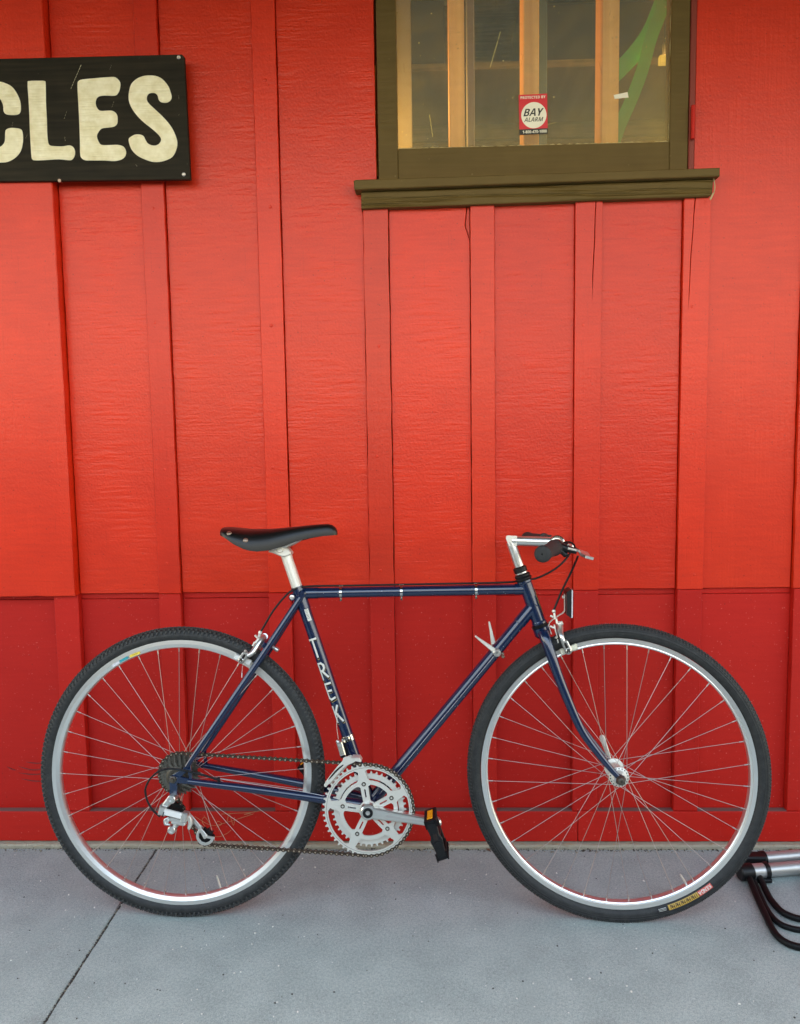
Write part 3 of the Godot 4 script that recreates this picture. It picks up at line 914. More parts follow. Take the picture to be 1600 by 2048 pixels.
# ------------------------------------------------------------------ the pavement
func ground() -> void:
	var flat := Basis(Vector3(1, 0, 0), Vector3(0, 0, -1), Vector3(0, 1, 0))
	var b := MB.new()
	extrude(b, rect(-300, -300, 300, 300), -0.2, -0.125, 0.0, Transform3D(flat, Vector3.ZERO))
	put("ground", b, M.asphalt).set_meta("kind", "structure")
	var p := group("pavement", self)
	p.set_meta("kind", "structure")
	for r in [[-5.0, -0.7705], [-0.7660, 4.2]]:
		b = MB.new()
		var pts := PackedVector2Array()
		var edge: float = r[1] if r[0] < -2 else r[0]
		var out: float = r[0] if r[0] < -2 else r[1]
		for i in 151:
			pts.append(Vector2(edge + rng.randf_range(-0.0012, 0.0012), -0.022 - i * 0.02))
		pts.append(Vector2(out, -3.022))
		pts.append(Vector2(out, -0.022))
		extrude(b, pts, -0.12, 0.0, 0.0025, Transform3D(flat, Vector3.ZERO), Vector2(0.37, 0.21), 0.9)
		put("slab", b, M.concrete, p)
	b = MB.new()
	extrude(b, rect(-0.7715, -3.02, -0.765, -0.022), -0.10, -0.0035, 0.0, Transform3D(flat, Vector3.ZERO))
	put("joint_dirt", b, M.dirt, p)
	var lw := thing("added_low_wall", "unseen low dark wall added at the far pavement edge to block low sky", "wall")  # added behind the camera to cut low sky and shade the lower boards
	b = MB.new()
	extrude(b, rect(-6.0, -0.125, 5.0, 1.29), 3.25, 3.40, 0.01)
	put("boarding", b, M.inside_low, lw)
	b = MB.new()
	extrude(b, rect(-6.05, 1.29, 5.05, 1.34), 3.21, 3.44, 0.01)
	put("cap", b, M.inside_low, lw)
	grains("grit", "scattered pale grit and tiny pebbles on the concrete pavement", M.grit, 620, -1.5, 1.3, 0.03, 0.95, 0.0005, 0.0024, 5)
	grains("dark_grit", "scattered dark specks of dirt on the concrete pavement", M.grit_dark, 500, -1.5, 1.3, 0.03, 0.95, 0.0005, 0.0020, 9)
	grains("joint_gravel", "fine gravel and dirt packed in the pavement joint", M.grit_dark, 420, -0.7712, -0.7652, 0.03, 0.9, 0.0008, 0.0022, 11)
	grains("joint_pebbles", "pale pebbles in the pavement joint", M.curb, 260, -0.7716, -0.7648, 0.03, 0.9, 0.0008, 0.0022, 12)
	grains("foot_dirt", "dark dirt and crumbs swept against the foot of the wall", M.dirt, 900, -1.4, 1.2, 0.0205, 0.034, 0.0006, 0.0026, 14)
	grains("foot_crumbs", "pale crumbs of concrete along the foot of the wall", M.curb, 500, -1.4, 1.2, 0.0205, 0.040, 0.0006, 0.0024, 15)
	b = MB.new()
	for i in 60:
		var x := rng.randf_range(-1.25, 1.05)
		var a := V(x, 0.0125, rng.randf_range(0.008, 0.03))
		var c := a + V(rng.randf_range(-0.05, 0.05), rng.randf_range(-0.004, 0.004), rng.randf_range(-0.006, 0.012))
		tube(b, smooth_path([a, a.lerp(c, 0.5) + V(0, 0.004, 0.003), c], 4), 0.0004, 4)
	var o := put("dry_grass", b, M.straw)
	tag(o, "fine dry grass blades caught along the foot of the red wall", "dry grass")
	o.set_meta("kind", "stuff")
	b = MB.new()
	for k in [[-0.6605, 0.0881, -0.6122, 0.0663, -0.5695, 0.0708, -0.4918, 0.0997], [-0.640, 0.052, -0.60, 0.0328, -0.575, 0.036, -0.5566, 0.0518], [-0.57, 0.071, -0.56, 0.098, -0.552, 0.062, -0.545, 0.09], [-0.585, 0.095, -0.5, 0.103, -0.52, 0.094, -0.47, 0.11], [-0.62, 0.07, -0.63, 0.09, -0.64, 0.075, -0.63, 0.062], [-0.60, 0.068, -0.592, 0.078, -0.585, 0.066, -0.597, 0.061]]:
		var pp := []
		for i in range(0, 8, 2):
			pp.append(V(k[i], k[i + 1], 0.009 + 0.004 * (i % 4)))
		tube(b, smooth_path(pp, 6), 0.0005, 5)
	o = put("straw_tangle", b, M.straw)
	tag(o, "tangled wisp of pale straw on the red baseboard behind the rear wheel", "straw")
	b = MB.new()
	tube(b, [V(0.949, 0.0018, 0.0285), V(0.956, 0.003, 0.0365), V(0.966, 0.0018, 0.0435)], [0.0012, 0.0022, 0.0008], 7)
	tag(put("twig", b, M.grit_dark), "short black twig on the pavement behind the locks at the right", "twig")
	for k in [[0.205, 0.030, 0.3], [0.225, 0.027, 1.2], [0.16, 0.024, 2.0], [0.985, 0.026, 0.7]]:
		b = MB.new()
		var pts := rounded(poly([-0.011, 0, -0.004, 0.0035, 0.006, 0.003, 0.012, 0, 0.004, -0.003, -0.005, -0.0032]), 2)
		extrude(b, pts, 0, 0.0008, 0.0, Transform3D(Basis(Vector3(0, 1, 0), k[2]) * flat, V(k[0], 0.013 if k[1] < 0.022 else 0.0015, k[1])))
		tag(put("dry_leaf", b, M.leaf), "tiny curled brown leaf at the wall foot, %s" % ["straight below the front hub", "just right of the front hub", "left of the front hub", "above the bicycle locks"][int([0.205, 0.225, 0.16, 0.985].find(k[0]))], "leaf", "dry leaves along the wall foot")
	# a hanging wisp at the sill's right end
	b = MB.new()
	tube(b, smooth_path([V(0.742, 1.785, 0.015), V(0.744, 1.765, 0.02), V(0.7415, 1.750, 0.022), V(0.737, 1.740, 0.024), V(0.7335, 1.733, 0.024)], 4), 0.0012, 6)
	extrude(b, rounded(poly([0.7325, 1.7295, 0.7300, 1.7325, 0.7345, 1.7415, 0.7385, 1.7475, 0.7395, 1.745, 0.7370, 1.738]), 2), 0.0225, 0.0255)
	tag(put("cocoon", b, M.caulk), "pale dry wisp hanging from the right end of the window apron", "wisp")
	# skid marks rubbed on the panel at the left
	b = MB.new()
	for k in [[-1.172, 0.2226, -1.135, 0.2125, -1.098, 0.2136], [-1.173, 0.2034, -1.135, 0.1985, -1.095, 0.2004], [-1.166, 0.1857, -1.13, 0.179, -1.096, 0.1782], [-1.205, 0.222, -1.19, 0.214, -1.178, 0.211], [-1.15, 0.236, -1.12, 0.2315, -1.1, 0.233]]:
		var pp := smooth_path([V(k[0], k[1], -0.0205), V(k[2], k[3], -0.0205), V(k[4], k[5], -0.0205)], 6)
		var rr := []
		for i in pp.size():
			rr.append(0.0017 * sin(PI * (i + 0.6) / (pp.size() + 0.2)))
		tube(b, pp, rr, 6)
	o = put("scuff_marks", b, mat(lin(0.17, 0.010, 0.007), 0.5))
	tag(o, "dark curved tyre scuffs on the red panel left of the rear wheel", "scuff")
	o.set_meta("kind", "stuff")

func grains(called: String, label: String, m: Material, count: int, x0: float, x1: float, z0: float, z1: float, r0: float, r1: float, sd: int) -> void:
	rng.seed = sd
	var sp := SphereMesh.new()
	sp.radius = 1.0
	sp.height = 1.5
	sp.radial_segments = 6
	sp.rings = 3
	sp.material = m
	var mm := MultiMesh.new()
	mm.transform_format = MultiMesh.TRANSFORM_3D
	mm.mesh = sp
	mm.instance_count = count
	for i in count:
		var r := r0 + (r1 - r0) * pow(rng.randf(), 3.0)
		var t := Basis(Vector3(0, 1, 0), rng.randf() * TAU) * Basis.from_scale(V(r * rng.randf_range(0.8, 1.6), r, r))
		mm.set_instance_transform(i, Transform3D(t, V(rng.randf_range(x0, x1), r * 0.4 if x1 - x0 > 0.1 else -0.002, rng.randf_range(z0, z1))))
	var o := MultiMeshInstance3D.new()
	o.name = called
	o.multimesh = mm
	add_child(o, true)
	tag(o, label, "grit")
	o.set_meta("kind", "stuff")

# ------------------------------------------------------------------ the bicycle
func wheel(called: String, at: Vector3, R: float, rear: bool, parent: Node, phase: float) -> Node3D:
	var w := group(called, parent, Transform3D(Basis(), at))
	var Zx := Vector3(0, 0, 1)
	var b := MB.new()
	# tyre: a round casing with a slightly squared tread
	var a := 0.0168 if rear else 0.0172
	var rc := R - a - (0.0022 if rear else 0.0010)
	var prof := []
	for i in 21:
		var t := deg_to_rad(-145.0 + 290.0 * i / 20)
		prof.append(Vector2(sin(t) * a * 0.98, rc + cos(t) * a))
	if not rear:
		prof[8] += Vector2(0, 0.0008)
	lathe(b, Vector3.ZERO, Zx, prof, 150, true)
	# sidewall ribs
	for s in [-1, 1]:
		for rib in ([0.55] if rear else [0.35, 0.75, 0.95]):
			var t: float = rib * 1.6
			var c := Vector2(s * sin(t) * a, rc + cos(t) * a)
			lathe(b, Vector3.ZERO, Zx, [c + Vector2(s * 0.0004, 0.0009), c + Vector2(s * 0.0010, 0), c + Vector2(s * 0.0004, -0.0009)] if s < 0 else [c + Vector2(s * 0.0004, -0.0009), c + Vector2(s * 0.0010, 0), c + Vector2(s * 0.0004, 0.0009)], 150, true)
	put("tyre", b, M.rubber, w)
	# tread blocks
	var blk := MB.new()
	if rear:
		extrude(blk, poly([-0.0030, -0.0035, 0.0030, -0.0035, 0.0014, 0.0040, -0.0014, 0.0040]), 0, 0.0031, 0.0003)
	else:
		extrude(blk, poly([-0.0014, -0.0055, 0.0010, -0.0055, 0.0026, 0.0055, 0.0004, 0.0055]), 0, 0.0018, 0.0003)
	var rows := [[-62.0, 0.0, 1], [-34.0, 0.5, -1], [-12.0, 0.0, 1], [12.0, 0.5, -1], [34.0, 0.0, 1], [62.0, 0.5, -1]] if rear else [[-42.0, 0.0, 1], [-16.0, 0.5, -1], [16.0, 0.0, 1], [42.0, 0.5, -1]]
	var per := 190 if rear else 260
	var bm := blk.mesh()
	bm.surface_set_material(0, M.tread)
	var mm := MultiMesh.new()
	mm.transform_format = MultiMesh.TRANSFORM_3D
	mm.mesh = bm
	mm.instance_count = per * rows.size()
	var n := 0
	for row in rows:
		var t: float = deg_to_rad(row[0])
		for i in per:
			var th = TAU * (i + row[1]) / per
			var rad := Vector3(cos(th), sin(th), 0)
			var tan := Vector3(-sin(th), cos(th), 0)
			var nor := rad * cos(t) + Zx * sin(t)
			var side := nor.cross(tan)
			mm.set_instance_transform(n, Transform3D(Basis(tan, side * -row[2], nor) * Basis.from_scale(V(1, 1, 1)), rad * (rc + cos(t) * (a - 0.0006)) + Zx * sin(t) * (a - 0.0006)))
			n += 1
	var tr := MultiMeshInstance3D.new()
	tr.name = "tread"
	tr.multimesh = mm
	w.add_child(tr, true)
	tr.set_meta("kind", "stuff")
	# rim
	b = MB.new()
	var ro := 0.3176
	var h := 0.0115
	var rp: Array
	if rear:
		rp = [Vector2(-h + 0.003, ro - 0.002), Vector2(-h, ro), Vector2(-h - 0.0004, ro - 0.0098), Vector2(-0.0085, 0.2995), Vector2(-0.004, 0.2975), Vector2(0.004, 0.2975), Vector2(0.0085, 0.2995), Vector2(h + 0.0004, ro - 0.0098), Vector2(h, ro), Vector2(h - 0.003, ro - 0.002)]
	else:
		rp = [Vector2(-h + 0.003, ro - 0.002), Vector2(-h, ro), Vector2(-h, ro - 0.0095), Vector2(-h + 0.0018, ro - 0.0105), Vector2(-h + 0.0012, ro - 0.0125), Vector2(-0.0085, ro - 0.0152), Vector2(-0.004, ro - 0.0160), Vector2(0.004, ro - 0.0160), Vector2(0.0085, ro - 0.0152), Vector2(h - 0.0012, ro - 0.0125), Vector2(h - 0.0018, ro - 0.0105), Vector2(h, ro - 0.0095), Vector2(h, ro), Vector2(h - 0.003, ro - 0.002)]
	rp.reverse()
	lathe(b, Vector3.ZERO, Zx, rp, 150)
	put("rim", b, M.rim, w)
	# hub
	b = MB.new()
	var fl := 0.023
	if rear:
		lathe(b, Vector3.ZERO, Zx, [Vector2(-0.058, 0), Vector2(-0.058, 0.009), Vector2(-0.036, 0.009), Vector2(-0.036, fl), Vector2(-0.033, fl), Vector2(-0.033, 0.014), Vector2(0.013, 0.014), Vector2(0.013, fl), Vector2(0.016, fl), Vector2(0.016, 0.012), Vector2(0.058, 0.009), Vector2(0.058, 0)], 28)
	else:
		lathe(b, Vector3.ZERO, Zx, [Vector2(-0.046, 0), Vector2(-0.046, 0.009), Vector2(-0.037, 0.012), Vector2(-0.0345, fl), Vector2(-0.0315, fl), Vector2(-0.029, 0.0155), Vector2(0.029, 0.0155), Vector2(0.0315, fl), Vector2(0.0345, fl), Vector2(0.037, 0.0165), Vector2(0.040, 0.014), Vector2(0.046, 0.009), Vector2(0.046, 0)], 28)
	put("hub", b, M.alloy_dull, w)
	b = MB.new()
	for i in 36:
		var th := TAU * i / 36.0
		var fz: float = (0.0162 if rear else 0.0348) * (1 if i % 2 else -1)
		lathe(b, V(cos(th) * 0.0197, sin(th) * 0.0197, fz), Vector3(0, 0, signf(fz)), [Vector2(0, 0.0019), Vector2(0.0012, 0.0016), Vector2(0.0014, 0)], 6)
	var sh := put("spoke_heads", b, M.black_matt, w)
	sh.set_meta("kind", "stuff")
	# spokes: four kinds of one mesh each, laced three-cross
	var kinds := []
	for k in 4:
		b = MB.new()
		var near := 1.0 if k % 2 else -1.0
		var fz := (0.0155 if near > 0 else -0.0345) if rear else 0.033 * near
		var off := deg_to_rad(62.0) * (1 if k < 2 else -1)
		var hub_p := V(0.0197 * cos(off), 0.0197 * sin(off), fz)
		var rr := 0.2982 if rear else 0.302
		var end := V(rr, 0, near * 0.002)
		var d := (hub_p - end).normalized()
		tube(b, [end, hub_p], 0.00070, 6)
		tube(b, [end, end + d * 0.011], 0.0017, 6)
		kinds.append(b.mesh())
	for i in 36:
		var k := (i % 2) + 2 * ((i / 2) % 2)
		var s := put("spoke", kinds[k], M.spoke, w)
		s.rotation.z = deg_to_rad(phase + i * 10.0)
	return w

func frame() -> void:
	var f := group("frame", bike)
	var st0 := V(0.4565, 0.274)
	var st1 := V(0.2838, 0.791)
	var b := MB.new()
	rod(b, st0, st1, 0.0143, 28, 0.001)
	put("seat_tube", b, M.blue, f)
	b = MB.new()
	rod(b, V(0.2925, 0.7755), V(0.836, 0.7822), 0.0127, 28)
	put("top_tube", b, M.blue, f)
	b = MB.new()
	rod(b, V(0.4565, 0.274), V(0.8545, 0.7475), 0.0143, 28)
	put("down_tube", b, M.blue, f)
	b = MB.new()
	var d := V(-0.3222, 0.9467)
	lathe(b, V(0.8645, 0.6985), d, [Vector2(0, 0), Vector2(0, 0.0175), Vector2(0.006, 0.0178), Vector2(0.009, 0.0163), Vector2(0.103, 0.0163), Vector2(0.106, 0.0178), Vector2(0.113, 0.0175), Vector2(0.113, 0)], 28)
	put("head_tube", b, M.blue, f)
	b = MB.new()
	rod(b, V(0.4565, 0.274, -0.034), V(0.4565, 0.274, 0.034), 0.0205, 28, 0.001)
	put("bottom_bracket_shell", b, M.blue, f)
	# lugs
	for k in [[V(0.8050, 0.7818), V(0.840, 0.7822), 0.0139], [V(0.815, 0.7005), V(0.8545, 0.7475), 0.0155], [V(0.2925, 0.7755), V(0.335, 0.7760), 0.0138], [V(0.302, 0.7365), V(0.2838, 0.791), 0.0155], [V(0.4565, 0.274), V(0.4965, 0.3216), 0.0155]]:
		b = MB.new()
		var l: float = k[0].distance_to(k[1])
		lathe(b, k[0], k[1] - k[0], [Vector2(0, 0.012), Vector2(0.0008, k[2] - 0.0003), Vector2(0.002, k[2]), Vector2(l, k[2]), Vector2(l, 0.0)], 28)
		put("lug", b, M.blue, f)
	b = MB.new()
	rod(b, V(0.2744, 0.7671, -0.016), V(0.2744, 0.7671, 0.016), 0.0085, 20, 0.001)
	box(b, V(0.281, 0.769, 0), V(0.016, 0.014, 0.024), 0.002)
	put("seat_lug", b, M.blue, f)
	b = MB.new()
	lathe(b, V(0.2744, 0.7671, 0.0155), Vector3(0, 0, 1), [Vector2(0, 0.0062), Vector2(0.004, 0.0058), Vector2(0.0045, 0.003), Vector2(0.002, 0.003), Vector2(0.002, 0)], 16)
	put("binder_bolt", b, M.steel, f)
	for s in [1.0, -1.0]:
		b = MB.new()
		tube(b, smooth_path([V(0.2935, 0.7655, 0.0115 * s), V(0.2123, 0.6421, 0.031 * s), V(0.115, 0.498, 0.052 * s), V(0.058, 0.4152, 0.0615 * s), V(0.0315, 0.3765, 0.0635 * s)], 5), [0.0085, 0.0085, 0.0085, 0.0085, 0.0085, 0.0084, 0.0083, 0.0082, 0.0081, 0.008, 0.0078, 0.0076, 0.0074, 0.0072, 0.007, 0.0068, 0.0066, 0.0064, 0.0062, 0.006, 0.0055], 16)
		extrude(b, stadium(Vector2(0.276, 0.741), Vector2(0.299, 0.776), 0.0065, 0.0085), 0.0, 0.0185, 0.003, Transform3D(Basis.from_scale(V(1, 1, s)), Vector3.ZERO))
		put("seat_stay", b, M.blue, f)
		b = MB.new()
		tube(b, smooth_path([V(0.0335, 0.3425, 0.0625 * s), V(0.060, 0.3388, 0.0605 * s), V(0.2003, 0.3186, 0.049 * s), V(0.349, 0.2950, 0.037 * s), V(0.440, 0.2785, 0.026 * s)], 5), [0.0055, 0.0064, 0.007, 0.0072, 0.0074, 0.0076, 0.008, 0.0084, 0.0088, 0.0092, 0.0096, 0.01, 0.0103, 0.0106, 0.0108, 0.011, 0.011, 0.011, 0.011, 0.011, 0.011], 16)
		put("chain_stay", b, M.blue, f)
		b = MB.new()
		for k in [[0.0, 0.348, 0.037, 0.377, 0.0085, 0.0045, 0.0], [0.0, 0.348, 0.045, 0.3415, 0.0095, 0.0050, 0.0006], [0.0, 0.348, 0.0, 0.306, 0.0095, 0.0085, 0.0012], [0.037, 0.377, 0.041, 0.343, 0.004, 0.004, -0.0006]]:
			if k[3] < 0.31 and s < 0:
				continue
			extrude(b, stadium(Vector2(k[0], k[1]), Vector2(k[2], k[3]), k[4], k[5]), 0.0595, 0.0650 + k[6], 0.0008, Transform3D(Basis.from_scale(V(1, 1, s)), Vector3.ZERO))
		put("dropout", b, M.blue, f)
	b = MB.new()
	lathe(b, V(0, 0.3480, 0.0655), Vector3(0, 0, 1), [Vector2(0, 0.0), Vector2(0, 0.0085), Vector2(0.006, 0.0085), Vector2(0.007, 0.006), Vector2(0.012, 0.0048), Vector2(0.012, 0)], 6)
	put("axle_nut", b, M.dark_steel, f)
	# head badge, decals and paint chips
	b = MB.new()
	var hx := V(0.8473, 0.7490)
	var across := V(0.9467, 0.3222)
	for k in [[0.0345, 0.010, 0.0004, 0], [0.031, 0.0078, 0.0008, 1]]:
		b = MB.new()
		var Rr: float = 0.0163 + k[2]
		for i in 24:
			for j in 8:
				var c := []
				for q in [[i, j], [i + 1, j], [i + 1, j + 1], [i, j + 1]]:
					var v: float = -1.0 + 2.0 * q[0] / 24.0
					var u: float = (-1.0 + 2.0 * q[1] / 8.0) * k[1] * sqrt(maxf(0.0, 1.0 - v * v)) / Rr
					var nn := across * cos(u) + Vector3(0, 0, 1) * sin(u)
					c.append([hx + d * (v * k[0]) + nn * Rr, nn])
				b.quad(c[0][0], c[1][0], c[2][0], c[3][0], c[0][1], c[1][1], c[2][1], c[3][1])
		put("head_badge", b, M.gold_print if k[3] == 0 else M.black, f)
	var ax := (st0 - st1).normalized()
	var sx := V(-ax.y, ax.x)
	if sx.x < 0:
		sx = -sx
	var on_seat := func(p: Vector2, lift: float) -> Array:
		# u across the tube, v = height above the bottom bracket's Y
		var c := st0 + (st1 - st0) * ((p.y - st0.y) / (st1.y - st0.y))
		var an := p.x / 0.0143
		var nn: Vector3 = sx * sin(an) + Vector3(0, 0, 1) * cos(an)
		return [c + nn * (0.0143 + lift), nn]
	var outline := MB.new()
	var face := MB.new()
	var gold := MB.new()
	var yy := {"T": [0.626, 0.041], "R": [0.573, 0.037], "E": [0.5245, 0.037], "K": [0.472, 0.036]}
	for ch in yy:
		var o := Vector2(-0.0125, yy[ch][0])
		var sz := Vector2(0.0165, yy[ch][1])
		glyph(gold, ch, o + Vector2(-0.0003, -0.0042), sz + Vector2(0.0006, 0.001), 0.0054, on_seat.bind(0.00025))
		glyph(outline, ch, o + Vector2(0.0, -0.0034), sz, 0.0048, on_seat.bind(0.0004))
		glyph(face, ch, o, sz, 0.0045, on_seat.bind(0.0006))
	put("lettering_edge", gold, M.gold_print, f)
	put("lettering_shadow", outline, M.black, f)
	put("lettering", face, M.white_print, f)
	b = MB.new()
	stroke(b, [Vector2(0.0058, 0.7445), Vector2(0.0058, 0.7135)], 0.0095, on_seat.bind(0.0003))
	put("decal", b, M.white_print, f)
	b = MB.new()
	for k in 9:
		stroke(b, [Vector2(0.0025, 0.742 - k * 0.0033), Vector2(0.0025 + rng.randf_range(0.002, 0.0065), 0.742 - k * 0.0033)], 0.0010, on_seat.bind(0.0006))
	put("decal_print", b, M.ink_gray, f)
	b = MB.new()
	for k in 34:
		var A := V(0.33, 0.776)
		var B := V(0.80, 0.7818)
		if k > 12:
			A = V(0.52, 0.349); B = V(0.81, 0.694)
		var p: Vector3 = A.lerp(B, rng.randf())
		var e := (B - A).normalized()
		var g := V(-e.y, e.x)
		var an := rng.randf_range(-0.9, 0.6)
		var nn: Vector3 = g * sin(an) + Vector3(0, 0, 1) * cos(an)
		var rr := 0.0127 if k <= 12 else 0.0143
		tube(b, [p + nn * rr, p + e * rng.randf_range(0.0006, 0.0022) + nn * rr], 0.0004, 5)
	var cp := put("paint_chips", b, M.chip, f)
	cp.set_meta("kind", "stuff")
	# cable clips and housings
	for k in [[0.3901, 0.7765], [0.5361, 0.7783], [0.7144, 0.7805]]:
		b = MB.new()
		lathe(b, V(k[0] - 0.003, k[1]), V(1, 0.0123), [Vector2(0, 0.0129), Vector2(0, 0.0137), Vector2(0.006, 0.0137), Vector2(0.006, 0.0129)], 24)
		rod(b, V(k[0], k[1] - 0.013, 0.002), V(k[0], k[1] - 0.0185, 0.002), 0.0022, 8)
		rod(b, V(k[0], k[1] - 0.0175, -0.004), V(k[0], k[1] - 0.0175, 0.0065), 0.0028, 10)
		box(b, V(k[0], k[1] + 0.0165, 0), V(0.011, 0.0024, 0.006))
		put("cable_clip", b, M.chrome, f)
	b = MB.new()
	tube(b, smooth_path([V(0.944, 0.872, -0.10), V(0.948, 0.868, -0.055), V(0.9309, 0.8494, -0.03), V(0.9105, 0.8315, -0.026), V(0.888, 0.8181, -0.024), V(0.8654, 0.8081, -0.0235), V(0.8474, 0.8040, -0.0225), V(0.8118, 0.7997, -0.012), V(0.7561, 0.7975, -0.004), V(0.6, 0.7958, 0), V(0.412, 0.7933, 0), V(0.315, 0.7925, 0.004), V(0.2784, 0.7859, 0.0165), V(0.2539, 0.7655, 0.0205), V(0.2293, 0.7354, 0.0225), V(0.2108, 0.7054, 0.022), V(0.1995, 0.687, 0.02)], 5), 0.0025, 8)
	put("brake_cable", b, M.black, f)
	b = MB.new()
	tube(b, [V(0.7612, 0.635, 0.02), V(0.48, 0.300, 0.016)], 0.0005, 5)
	tube(b, [V(0.105, 0.3515, 0.069), V(0.30, 0.316, 0.05), V(0.43, 0.285, 0.03)], 0.0008, 5)
	tube(b, smooth_path([V(0.3835, 0.4925, 0.02), V(0.3800, 0.465, 0.024), V(0.3845, 0.432, 0.028)], 4), 0.0007, 5)
	put("gear_wire", b, M.steel, f)
	b = MB.new()
	var hp := []
	for k in [[0.1043, 0.352], [0.0738, 0.3612], [0.0355, 0.3704], [0.0086, 0.3744], [-0.0144, 0.3743], [-0.0356, 0.3663], [-0.053, 0.3492], [-0.0618, 0.3322], [-0.0628, 0.3191], [-0.058, 0.3003], [-0.0475, 0.2815], [-0.036, 0.2704], [-0.0283, 0.2638]]:
		hp.append(V(k[0], k[1], 0.075))
	tube(b, smooth_path(hp, 4), 0.0024, 8)
	put("gear_cable", b, M.black, f)
	b = MB.new()
	rod(b, V(0.098, 0.3525, 0.073), V(0.112, 0.3495, 0.071), 0.0035, 10, 0.0005)
	rod(b, V(0.1085, 0.342, 0.066), V(0.1085, 0.3535, 0.070), 0.0038, 10, 0.0005)
	put("cable_stop", b, M.black, f)

func saddle() -> void:
	var s := group("saddle", bike)
	var stn := [[0.1075, 0.9350, 0.9220, 0.044], [0.1120, 0.9375, 0.9175, 0.058], [0.1285, 0.9375, 0.9100, 0.071], [0.148, 0.9352, 0.8965, 0.0755], [0.17, 0.9328, 0.8855, 0.0745], [0.185, 0.9322, 0.8808, 0.071], [0.20, 0.932, 0.8785, 0.065], [0.2265, 0.9322, 0.8805, 0.053], [0.2535, 0.9342, 0.889, 0.0405], [0.2865, 0.9372, 0.9005, 0.031], [0.3133, 0.9398, 0.9077, 0.0255], [0.3432, 0.942, 0.9126, 0.0215], [0.3600, 0.9423, 0.9138, 0.0195], [0.3700, 0.9400, 0.9145, 0.0170], [0.3775, 0.9345, 0.9150, 0.0135], [0.3818, 0.9265, 0.9155, 0.008]]
	var at := func(i: int, a: float, inset: float) -> Vector3:
		var q: Array = stn[i]
		var k := absf(a)
		var z: float = (q[3] - inset) * (1.0 - pow(1.0 - k, 2.3)) * signf(a)
		var y: float = q[1] - inset - (q[1] - q[2] - inset) * pow(k, 2.0)
		return V(q[0], y, z)
	var b := MB.new()
	var N := 20
	for inset in [0.0, 0.0045]:
		var nrm := []
		for i in stn.size():
			var row := []
			for j in N + 1:
				var a := -1.0 + 2.0 * j / N
				var du: Vector3 = at.call(mini(i + 1, stn.size() - 1), a, inset) - at.call(maxi(i - 1, 0), a, inset)
				var dv: Vector3 = at.call(i, minf(a + 0.05, 1.0), inset) - at.call(i, maxf(a - 0.05, -1.0), inset)
				var nn := dv.cross(du).normalized()
				if nn.y < 0 and absf(a) < 0.5:
					nn = -nn
				if absf(a) >= 0.5 and nn.z * a < 0:
					nn = -nn
				row.append(nn if inset == 0.0 else -nn)
			nrm.append(row)
		for i in stn.size() - 1:
			for j in N:
				var a0 := -1.0 + 2.0 * j / N
				var a1 := -1.0 + 2.0 * (j + 1) / N
				b.quad(at.call(i, a0, inset), at.call(i + 1, a0, inset), at.call(i + 1, a1, inset), at.call(i, a1, inset), nrm[i][j], nrm[i + 1][j], nrm[i + 1][j + 1], nrm[i][j + 1])
	for i in stn.size() - 1:
		for a in [-1.0, 1.0]:
			var dn := Vector3(0, -1, 0)
			b.quad(at.call(i, a, 0.0), at.call(i + 1, a, 0.0), at.call(i + 1, a, 0.0045), at.call(i, a, 0.0045), dn, dn, dn, dn)
	for j in N:
		var a0 := -1.0 + 2.0 * j / N
		var a1 := -1.0 + 2.0 * (j + 1) / N
		for e in [[0, Vector3(-1, 0, 0)], [stn.size() - 1, Vector3(1, 0, 0)]]:
			b.quad(at.call(e[0], a0, 0.0), at.call(e[0], a1, 0.0), at.call(e[0], a1, 0.0045), at.call(e[0], a0, 0.0045), e[1], e[1], e[1], e[1])
	put("leather", b, M.leather, s)
	for k in [[2, 0.66, 0.0062], [4, 0.74, 0.0062], [2, -0.66, 0.0062], [4, -0.74, 0.0062]]:
		b = MB.new()
		var p: Vector3 = at.call(k[0], k[1], 0.0).lerp(at.call(k[0] + 1, k[1], 0.0), 0.35)
		var du: Vector3 = at.call(k[0] + 1, k[1], 0.0) - at.call(k[0] - 1, k[1], 0.0)
		var dv: Vector3 = at.call(k[0], k[1] + 0.05, 0.0) - at.call(k[0], k[1] - 0.05, 0.0)
		var nn := dv.cross(du).normalized()
		if nn.z * k[1] < 0:
			nn = -nn
		lathe(b, p - nn * 0.001, nn, [Vector2(0, k[2]), Vector2(0.0022, k[2] * 0.85), Vector2(0.0030, k[2] * 0.4), Vector2(0.0031, 0)], 18, true)
		put("rivet", b, M.rivet, s)
	for z in [-1.0, 1.0]:
		b = MB.new()
		tube(b, smooth_path([V(0.13, 0.925, 0.05 * z), V(0.165, 0.896, 0.030 * z), V(0.215, 0.8845, 0.022 * z), V(0.262, 0.8905, 0.021 * z), V(0.315, 0.9180, 0.010 * z), V(0.362, 0.930, 0.006 * z)], 5), 0.0035, 8)
		put("rail", b, M.steel, s)
	var p := group("seat_post", bike)
	b = MB.new()
	rod(b, V(0.2842, 0.788), V(0.2570, 0.870), 0.0132, 28)
	for an in [0.55, 0.05, -0.45]:
		var ax := V(-0.315, 0.949)
		var sd := V(0.949, 0.315)
		var nn: Vector3 = sd * sin(an) + Vector3(0, 0, 1) * cos(an)
		tube(b, [V(0.2800, 0.8005) + nn * 0.0131, V(0.2625, 0.8535) + nn * 0.0131], 0.0009, 6)
	put("post", b, M.alloy_dull, p)
	b = MB.new()
	extrude(b, rounded(poly([0.217, 0.8765, 0.229, 0.8735, 0.2424, 0.8675, 0.256, 0.8635, 0.2715, 0.8705, 0.268, 0.880, 0.258, 0.8885, 0.240, 0.8885, 0.226, 0.8830]), 2), -0.019, 0.019, 0.003)
